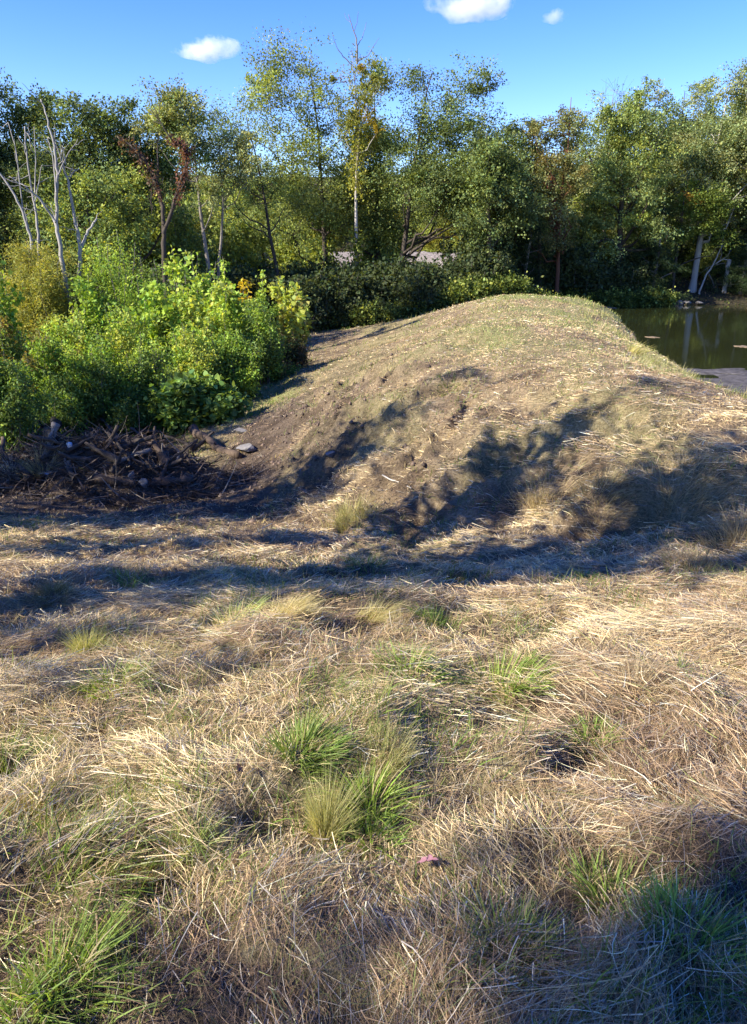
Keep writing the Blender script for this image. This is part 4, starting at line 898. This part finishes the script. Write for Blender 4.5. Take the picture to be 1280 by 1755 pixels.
tuft('soft green yellow haze of shoots right of the wide dark clump', 665, 1295, 65, 110, 'feather', 700, 14, (.1, 0), col=(.24, .27, .08))
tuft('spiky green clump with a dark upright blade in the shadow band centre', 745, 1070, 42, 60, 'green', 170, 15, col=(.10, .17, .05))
tuft('grey green mound spreading left of the spiky clump in the shadow band', 690, 1080, 26, 80, 'mound', 420, 16, col=(.2, .18, .09))
tuft('flat green patch lower left of the broad bright clump', 705, 1155, 40, 120, 'green', 300, 17, (.2, 0), col=(.15, .23, .045))
tuft('broad bright green clump of arching blades right of centre', 865, 1188, 60, 130, 'green', 420, 18, (.1, 0), col=(.15, .24, .04), colb=(.26, .32, .08))
tuft('small green clump alone in bright straw at right', 1015, 1272, 50, 95, 'green', 230, 19, col=(.14, .22, .05))
tuft('blond dry stalks standing upright in the straw at right', 1090, 1180, 75, 70, 'dry', 300, 20, (.05, 0))
tuft('tiny broad leaved green plant in the shadow band right of centre', 1000, 998, 26, 34, 'green', 60, 21, wscale=2.2, col=(.14, .24, .07))
tuft('dark grass clump cut by the left edge below the middle', 20, 1330, 85, 150, 'green', 420, 22, (.3, 0), col=(.10, .13, .035), wscale=.6)
tuft('mustard yellow mossy mound at the left edge in the foreground', 55, 1415, 45, 105, 'mound', 1100, 23, col=(.36, .32, .04), colb=(.4, .33, .07))
tuft('small mustard yellow mossy mound right of a dark hollow', 215, 1502, 40, 75, 'mound', 800, 24, col=(.36, .31, .05), colb=(.4, .3, .08))
tuft('long green blades arching right at the left foreground', 150, 1490, 75, 190, 'green', 300, 25, (.6, .1), col=(.13, .2, .04))
tuft('green clump of tall blades in the lower left corner', 110, 1680, 125, 170, 'green', 300, 26, (.25, .1), col=(.17, .24, .045))
tuft('clump of blades at the very bottom left edge', 25, 1740, 100, 110, 'green', 160, 27, (.3, 0), col=(.13, .21, .04))
tuft('grey green clump with pale stems left of the mossy mound front', 330, 1440, 70, 90, 'green', 170, 28, col=(.2, .25, .09), colb=(.34, .36, .17))
tuft('fine olive grass leaning right above the small mossy mound', 235, 1385, 55, 90, 'feather', 500, 29, (.4, 0), col=(.24, .24, .09))
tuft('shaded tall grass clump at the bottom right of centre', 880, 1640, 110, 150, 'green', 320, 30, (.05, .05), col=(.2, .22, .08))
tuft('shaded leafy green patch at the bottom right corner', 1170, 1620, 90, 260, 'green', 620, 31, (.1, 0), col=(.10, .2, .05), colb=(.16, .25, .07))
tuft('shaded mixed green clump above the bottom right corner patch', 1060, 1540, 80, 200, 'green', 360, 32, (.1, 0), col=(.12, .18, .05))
tuft('tan grass clump overhanging the dark bank edge at right', 940, 850, 50, 110, 'dry', 620, 33, (.0, -.25), col=(.36, .28, .13))
tuft('olive grass clump on the bank edge right of the tan clump', 1030, 845, 50, 90, 'dry', 560, 34, (.0, -.25), col=(.26, .22, .1))
tuft('tan drooping tussock on the bank edge near the right margin', 1175, 850, 55, 120, 'dry', 620, 35, (0, -.25), col=(.38, .28, .14))
tuft('orange tan tussock cut by the right edge below the bank', 1265, 930, 60, 90, 'dry', 520, 36, (-.1, 0), col=(.46, .33, .16))
tuft('dry brown tussock under the bank right of the shadow', 1185, 965, 44, 110, 'dry', 420, 37, col=(.34, .24, .13))
tuft('yellow green grass at the foot of the dam near the ditch mouth', 600, 895, 45, 100, 'feather', 560, 38, (.1, 0), col=(.3, .3, .1))
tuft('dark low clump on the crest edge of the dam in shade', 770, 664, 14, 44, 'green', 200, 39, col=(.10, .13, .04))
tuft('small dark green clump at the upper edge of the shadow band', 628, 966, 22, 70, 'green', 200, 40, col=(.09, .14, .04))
tuft('tall thin dry stalk standing alone at the left by the ditch floor', 127, 902, 34, 6, 'dry', 6, 41, name='dry_stalk', cat='stalk', wscale=2)
tuft('arching yellow weed at the pond edge of the dam', 1085, 606, 26, 24, 'feather', 140, 42, (.6, 0), col=(.45, .42, .08))
tuft('pale arching weed farther along the pond edge of the dam', 1030, 568, 26, 16, 'dry', 40, 43, (.5, 0))
tuft('tall yellowish weeds at the nearer pond edge of the dam', 1120, 625, 24, 34, 'feather', 120, 44, (.1, 0), col=(.34, .36, .1))
tuft('greenish yellow weeds where the dam edge meets the algae mat', 1165, 640, 20, 60, 'feather', 220, 45, col=(.36, .36, .12))

# ------------------------------------------------------------------ debris pile, rocks, litter, fallen leaves
def log_(name, label, p0, p1, r0, r1, seed, mat=None, lift=.0, knots=2, cat='log', sag=.02):
    rng = np.random.default_rng(seed + 400); p0, p1 = np.array(p0, float), np.array(p1, float); c = (p0 + p1) / 2
    P = wig(p0 - c, p1 - c, 10, .12, rng, sag=sag); rr = np.linspace(r0, r1, 10) * (1 + rng.normal(size=10) * .09)
    T = Tubes().add(P, rr, 9)
    root = T.build(name, mat or M_LOG); root.location = c; tag(root, label, cat)
    me = root.data; co = np.empty(len(me.vertices) * 3, np.float32); me.vertices.foreach_get('co', co); co = co.reshape(-1, 3)
    co += (np.stack([vnoise(co[:, 0] * 9 + k * 7 + seed, co[:, 1] * 9 + co[:, 2] * 8) for k in range(3)], 1) - .5) * r0 * .5; me.vertices.foreach_set('co', co.ravel())
    for k in range(knots):
        j = rng.integers(2, 8); d = unit(rng.normal(size=3) + np.array([0, 0, .6])); S = Tubes()
        S.add(wig(P[j], P[j] + d * (.12 + .3 * rng.random()), 4, .2, rng), np.linspace(rr[j] * .42, rr[j] * .2, 4), 6)
        S.build('branch_stub', mat or M_LOG, root)
    return root
def gp(px, py, dz=0.0):
    g = ground_px(px, py); g = g.copy(); g[2] += dz; return g
log_('fallen_log', 'brown log with a rough bark tilted at the right end of the debris pile', gp(330, 762, .22) + [0, .2, .12], gp(410, 786, .07), .11, .085, 1)
log_('charred_log', 'black charred log leaning up on the left of the debris pile', gp(25, 772, .18), gp(100, 748, .2) + [.05, 0, .12], .17, .12, 2, M_BLACK)
log_('charred_log', 'black charred stump sticking up behind the grey split wood', gp(92, 765, .0), gp(106, 735, .0) + [.02, .1, .42], .12, .07, 3, M_BLACK, knots=0)
log_('split_wood', 'grey split slab of wood leaning against the charred stump', gp(78, 790, .03), gp(100, 762, .1) + [0, 0, .28], .06, .07, 4, M_BARKG, knots=0, cat='wood')
log_('fallen_log', 'long pale barked log lying across the front of the debris pile', gp(160, 826, .09), gp(232, 836, .07), .085, .07, 5)
log_('fallen_log', 'dark log lying flat at the right front of the debris pile', gp(262, 832, .06), gp(332, 826, .05), .09, .06, 6)
log_('fallen_branch', 'forked grey branch rising to the right in the middle of the debris pile', gp(180, 806, .08), gp(262, 782, .14), .055, .035, 7, M_BARKG, cat='branch')
log_('fallen_branch', 'dark curved branch across the middle of the debris pile', gp(150, 790, .12), gp(250, 768, .14), .05, .03, 8, cat='branch')
log_('fallen_branch', 'thin brown branch lying just under the cut log ends', gp(140, 768, .12), gp(225, 756, .12), .04, .025, 9, cat='branch')
log_('fallen_branch', 'thick broken branch behind the upright sticks', gp(215, 790, .12), gp(300, 782, .1), .06, .04, 10, cat='branch')
log_('fallen_branch', 'brown branch pointing left on the top of the debris pile', gp(200, 738, .12), gp(275, 748, .1), .045, .03, 11, cat='branch')
log_('upright_stick', 'broken stick standing upright in the right half of the debris pile', gp(275, 800, 0), gp(279, 798, 0) + [.03, 0, .42], .022, .014, 12, M_BARKG, knots=0, cat='stick')
log_('upright_stick', 'shorter pale stick standing right of the upright broken stick', gp(291, 798, 0), gp(290, 798, 0) + [0, 0, .26], .014, .009, 13, M_BARKG, knots=0, cat='stick')
log_('stake', 'stubby pale broken stake leaning right in front of the tilted log', gp(300, 800, 0), gp(308, 798, 0) + [.02, 0, .25], .035, .03, 14, M_BARKG, knots=0)
log_('cut_log', 'short cut log with a pale sawn end on top of the debris pile', gp(122, 732, .1), gp(141, 730, .1), .075, .075, 15, M_BARKG, knots=0)
log_('cut_log', 'small cut log end beside the pale sawn one', gp(140, 752, .08), gp(158, 746, .1), .09, .08, 16, knots=0)
log_('fallen_branch', 'slim branch lying on the ditch floor right of the debris pile', gp(340, 842, .03), gp(388, 828, .03), .025, .015, 17, cat='branch')
log_('fallen_branch', 'pale straw coloured stick lying on the dam face', gp(655, 820, .05), gp(705, 842, .05), .012, .009, 18, M_PALE, knots=0, cat='stick')
log_('fallen_branch', 'thin dark stick lying in the straw left of centre', gp(480, 1152, .05), gp(560, 1190, .04), .007, .004, 19, M_BARK, knots=1, cat='stick')

rp = np.random.default_rng(21)
for k in range(60):
    px, py = rp.uniform(8, 350), rp.uniform(722, 832)
    if py < 718 + abs(px - 190) * .3: continue
    p = gp(px, py, .05); a = rp.random() * PI; t = rp.normal() * .35; Lb = .3 + .55 * rp.random(); d = np.array([math.cos(a) * math.cos(t), math.sin(a) * .5, math.sin(abs(t)) + .1]) * Lb
    o = log_('pile_branch', 'broken branch tangled in the debris pile below the thicket', p - d * .4 + [0, 0, .08], p + d * .6 + [0, 0, .12], .025 + .075 * rp.random() ** 2, .012 + .02 * rp.random(), 200 + k, [M_LOG, M_LOG, M_BARK, M_BARK][k % 4], knots=int(k % 3 == 0), cat='branch')
    o['group'] = 'branches tangled in the debris pile'

def brush():
    rng = np.random.default_rng(77); n = 3600; a = rng.random(n) * 2 * PI; q = np.sqrt(rng.random(n))
    x = -4.9 + np.cos(a) * q * 2.8; y = 13.2 + np.sin(a) * q * 1.35; z = height(x, y)
    f = rng.random(n) * PI * 2; t = rng.normal(size=n) * .3 + .1
    D = np.stack([np.cos(f) * np.cos(t), np.sin(f) * np.cos(t) * .7, np.sin(t)], 1); L = .2 + .6 * rng.random(n) ** 2
    P = np.stack([x, y, z + rng.random(n) * .12], 1) - D * L[:, None] * .4; P[:, 2] = np.maximum(P[:, 2], z)
    V, F, k = ribbons(P, D, L, .008 + .022 * rng.random(n) ** 2, rng.normal(size=(n, 3)) * .18, 4, rng, .4)
    c = np.array([[.10, .072, .05]]) * (1 + rng.normal(size=(n, 1)) * .4).clip(.3, 2.4); c[rng.random(n) < .12] = (.3, .25, .18)
    tag(mesh('brush_heap', V, F, M_STRAW, col=np.repeat(c.clip(.01, .8), k, 0)), 'tangle of broken twigs and roots heaped over the debris pile', 'brush', kind='stuff')
    # clods and roots on the ditch floor and lower dam face
    n = 5000; x = rng.uniform(-7, 1.2, n); y = rng.uniform(10.3, 20, n); d = dirt_mask(x, y); ok = rng.random(n) < d; x, y = x[ok], y[ok]; n = len(x); z = height(x, y)
    s = .012 + .05 * rng.random(n) ** 3
    ico = np.array([(1, 0, 0), (-1, 0, 0), (0, 1, 0), (0, -1, 0), (0, 0, 1), (0, 0, -1)], float)
    V = np.stack([x, y, z], 1)[:, None] + s[:, None, None] * (ico[None] * (.6 + .7 * rng.random((n, 6, 1))))
    fi = np.array([(0, 2, 4), (2, 1, 4), (1, 3, 4), (3, 0, 4), (2, 0, 5), (1, 2, 5), (3, 1, 5), (0, 3, 5)])
    F = (fi[None] + (np.arange(n) * 6)[:, None, None]).reshape(-1, 3)
    c = np.array([[.15, .108, .077]]) * (1 + rng.normal(size=(n, 1)) * .35).clip(.4, 2)
    tag(mesh('soil_clods', V.reshape(-1, 3), F, M_STRAW, col=np.repeat(c, 6, 0)), 'crumbled brown clods of earth on the ditch floor and lower dam face', 'soil', kind='stuff')
brush()

def rock(label, pos, sx, sy, sz, seed, mat=M_ROCK, name='rock', cat='rock', group=None):
    import bmesh
    rng = np.random.default_rng(seed + 900); bm = bmesh.new(); bmesh.ops.create_icosphere(bm, subdivisions=3, radius=1)
    co = np.array([v.co[:] for v in bm.verts]); pl = unit(rng.normal(size=(9, 3)))
    for p in pl:
        dd = co @ p; lim = .42 + .3 * rng.random(); co = co - np.clip(dd - lim, 0, None)[:, None] * p
    co += (np.stack([vnoise(co[:, 0] * 4 + seed + k * 5, co[:, 1] * 4 + co[:, 2] * 4) for k in range(3)], 1) - .5) * .14
    for v, c in zip(bm.verts, co): v.co = c * (sx, sy, sz)
    me = bpy.data.meshes.new(name); bm.to_mesh(me); bm.free(); me.materials.append(mat)
    for p in me.polygons: p.use_smooth = mat is not M_ROCK
    o = bpy.data.objects.new(name, me); C.objects.link(o); o.location = pos; o.rotation_euler = (0, 0, rng.random() * 6)
    return tag(o, label, cat, group)
rock('flat pale rock lying in the upper part of the ditch', gp(413, 741, .03), .2, .14, .08, 1)
rock('larger pale rock lower down the ditch beside the tilted log end', gp(422, 772, .04), .24, .2, .11, 2)
rock('pale flat stone on the bare ground in front of the pile at left', gp(98, 854, .02), .13, .09, .05, 3)
rock('square grey rock at the front foot of the debris pile', gp(247, 836, .07), .1, .09, .1, 4)
rock('grey rock leaning beside the square one at the pile front', gp(226, 822, .07), .1, .07, .11, 5)
rock('small pale stone half buried in the dam face', gp(566, 780, .02), .12, .08, .06, 6)
rock('small flat stone on the ditch floor', gp(312, 862, .01), .08, .06, .03, 7)
M_LITW = simple_mat('white_plastic', (.3, .33, .36), (.6, .63, .66), 7, .35, .2, .5)
M_LITB = simple_mat('blue_plastic', (.12, .2, .32), (.36, .46, .58), 7, .35, .2, .5)
def litter(label, pos, sx, sy, sz, seed, mat, name, cat): return rock(label, pos, sx, sy, sz, seed, mat, name, cat)
litter('crumpled pale blue plastic scrap at the left foot of the debris pile', gp(83, 815, .04), .11, .07, .04, 11, M_LITB, 'plastic_scrap', 'litter')
litter('white crumpled plastic bag caught in the left of the debris pile', gp(121, 775, .1), .08, .07, .08, 12, M_LITW, 'plastic_bag', 'litter')
litter('grey crumpled sheet hanging below the white plastic bag', gp(116, 796, .06), .09, .06, .12, 13, simple_mat('grey_sheet', (.2, .19, .2), (.4, .38, .4), 10, .5), 'plastic_sheet', 'litter')
tuft('white fluffy seed head tuft at the left edge beside the pile', 20, 806, 30, 22, 'dry', 60, 60, col=(.45, .42, .36), colb=(.6, .56, .5), cat='seed head')
tuft('straw bundle hanging on the left of the debris pile', 70, 812, 50, 46, 'dry', 300, 61, (.1, -.3), cat='straw bundle')
# rocks along the far bank of the pond
rr_ = np.random.default_rng(3)
for k, (px, w, h) in enumerate([(1016, 1.0, .7), (1045, 1.4, 1.2), (1100, 1.2, 1.0), (1122, .9, .6), (1135, 1.0, .8), (1152, .8, .6), (1163, .9, .8), (1178, .9, .6), (1198, .8, .5), (1085, .8, .5)]):
    p = on(px, 45.15 + (.5 if px < 1060 else .25)); p[2] = WZ + .1
    rock('pale rock in the row along the far shaded bank of the pond', p, .32 * w, .25, .24 * h, 30 + k, group='rocks along the far pond bank')

def flat_patch(name, label, cat, cx, cy, rx, ry, z, mat, seed, bumps, th=.02):
    rng = np.random.default_rng(seed); n = 48; a = np.linspace(0, 2 * PI, n, endpoint=False)
    r = 1 + .8 * (fbm(np.cos(a) * 3.4 + seed, np.sin(a) * 3.4, 4) - .5) * 2
    V = [(0, 0, th)]; F = []
    for q, zz in ((.5, th), (.85, th * .9), (1.0, -.03)):
        V += [(math.cos(t) * rx * k * q, math.sin(t) * ry * k * q, zz + (rng.random() - .5) * bumps * (q < .95)) for t, k in zip(a, r)]
    tri = [(0, 1 + i, 1 + (i + 1) % n) for i in range(n)]
    qd = [(1 + l * n + i, 1 + (l + 1) * n + i, 1 + (l + 1) * n + (i + 1) % n, 1 + l * n + (i + 1) % n) for l in range(2) for i in range(n)]
    o = mesh(name, np.array(V), [np.array(qd), np.array(tri)], mat, smooth=True); o.location = (cx, cy, z); return tag(o, label, cat)
M_ALG = simple_mat('algae', (.028, .026, .026), (.13, .12, .115), 5, .95, .8, .1, .03)
M_ALGT = simple_mat('floating_litter', (.13, .09, .05), (.24, .18, .11), 6, .8, .5)
def px_on_water(px, py):
    d = ray(px, py); t = (WZ - EYE) / d[2]; return d[0] * t, d[1] * t
x, y = px_on_water(1275, 652); flat_patch('algae_mat', 'grey purple algae mat on the water along the near pond edge at right', 'algae', x + .6, y - .9, 1.9, 1.7, WZ, M_ALG, 4, .012)
x, y = px_on_water(1195, 633); flat_patch('algae_mat', 'narrow tongue of grey algae reaching left along the near pond edge', 'algae', x, y - .4, 1.5, .55, WZ, M_ALG, 9, .01)
x, y = px_on_water(1030, 527.5); flat_patch('floating_mat', 'long tan mat of floating leaves in the far left corner of the pond', 'floating leaves', x, y, .85, .8, WZ, M_ALGT, 5, .01)
x, y = px_on_water(1117, 578); flat_patch('floating_mat', 'small tan patch of floating leaves in the middle of the pond', 'floating leaves', x, y, .22, .25, WZ, M_ALGT, 6, .005, .012)
x, y = px_on_water(1277, 594); flat_patch('floating_mat', 'tan patch of floating leaves at the right edge of the pond', 'floating leaves', x, y, .3, .3, WZ, M_ALGT, 7, .005, .012)
x, y = px_on_water(1042, 571); flat_patch('floating_mat', 'tan scum streak hugging the dam edge of the pond', 'floating leaves', x, y, .5, .5, WZ, M_ALGT, 8, .005, .012)

# fallen leaves one can point to
def fallen(label, px, py, size, col, seed, tilt=.4):
    g = gp(px, py, .055 if py > 1200 else .03); rng = np.random.default_rng(seed)
    L = [(0, 0), (.1, .16), (.22, .1), (.3, .34), (.42, .36), (.46, .16), (.6, .3), (.74, .26), (.74, .12), (1, 0)]
    out = np.array(L + [(a, -b) for a, b in L[-2:0:-1]]); n = len(out)
    V = np.array([(a - .5, b, .10 * abs(b) + .08 * math.sin(a * 4)) for a, b in out]); V = np.concatenate([V, [[0, 0, 0]]]) * size
    F = np.array([(n, i, (i + 1) % n) for i in range(n)])
    m, nt, o_ = newmat('dead_leaf'); p = nd(nt, 'ShaderNodeBsdfPrincipled'); nn = noise(nt, 14, 3)
    nt.links.new(ramp(nt, nn, [(.3, tuple(c * .75 for c in col)), (.7, col)]), p.inputs['Base Color']); p.inputs['Roughness'].default_value = .7; nt.links.new(p.outputs[0], o_.inputs[0])
    o = mesh('fallen_leaf', V, F, m); o.location = g; o.rotation_euler = (tilt, .2, rng.random() * 6); return tag(o, label, 'leaf')
fallen('pinkish fallen oak leaf on the straw at the bottom centre', 730, 1500, .075, (.5, .24, .24), 1)
fallen('curled red brown leaf on the straw left of the front centre', 411, 1338, .055, (.3, .10, .05), 2, 1.0)

# ------------------------------------------------------------------ clouds: real volumes far away
def cloud_mat():
    m, nt, out = newmat('cloud'); L = nt.links
    pv = nd(nt, 'ShaderNodeVolumePrincipled'); pv.inputs['Color'].default_value = (1, 1, 1, 1); pv.inputs['Anisotropy'].default_value = .3
    tc = nd(nt, 'ShaderNodeTexCoord'); n = noise(nt, .03, 6, .62, tc.outputs['Object'])
    mr = nd(nt, 'ShaderNodeMapRange'); mr.inputs[1].default_value = .47; mr.inputs[2].default_value = .72; mr.inputs[3].default_value = 0; mr.inputs[4].default_value = .05
    sb = nd(nt, 'ShaderNodeVectorMath', operation='DISTANCE'); L.new(tc.outputs['Generated'], sb.inputs[0]); sb.inputs[1].default_value = (.5, .5, .42)
    m1 = nd(nt, 'ShaderNodeMath', operation='MULTIPLY_ADD'); L.new(sb.outputs['Value'], m1.inputs[0]); m1.inputs[1].default_value = -.75; m1.inputs[2].default_value = .26
    m2 = nd(nt, 'ShaderNodeMath', operation='ADD'); L.new(n, m2.inputs[0]); L.new(m1.outputs[0], m2.inputs[1])
    L.new(m2.outputs[0], mr.inputs[0]); L.new(mr.outputs[0], pv.inputs['Density']); L.new(pv.outputs[0], out.inputs['Volume']); return m
M_CLOUD = cloud_mat()
def cloud(label, px, py, wpx, hpx, seed, Y=1500):
    import bmesh
    rng = np.random.default_rng(seed); c = at(px, py, Y); m = Y / FPX * 1.05; bm = bmesh.new(); bmesh.ops.create_icosphere(bm, subdivisions=4, radius=1)
    for v in bm.verts:
        p = np.array(v.co[:]); k = 1 + .5 * (vnoise(np.array([p[0] * 2.3 + seed]), np.array([p[2] * 2.3 + p[1] * 1.7]))[0] - .5)
        v.co = p * k * np.array([wpx * m * .5, wpx * m * .3, hpx * m * .5])
    me = bpy.data.meshes.new('cloud'); bm.to_mesh(me); bm.free(); me.materials.append(M_CLOUD)
    o = bpy.data.objects.new('cloud', me); C.objects.link(o); o.location = c; return tag(o, label, 'cloud')
cloud('small white cloud alone in the sky above the left stand of trees', 355, 82, 98, 35, 1)
cloud('long white cloud cut by the top edge right of the centre', 812, 8, 130, 44, 2)
cloud('tiny white puff of cloud right of the long one at the top', 950, 26, 38, 24, 3)
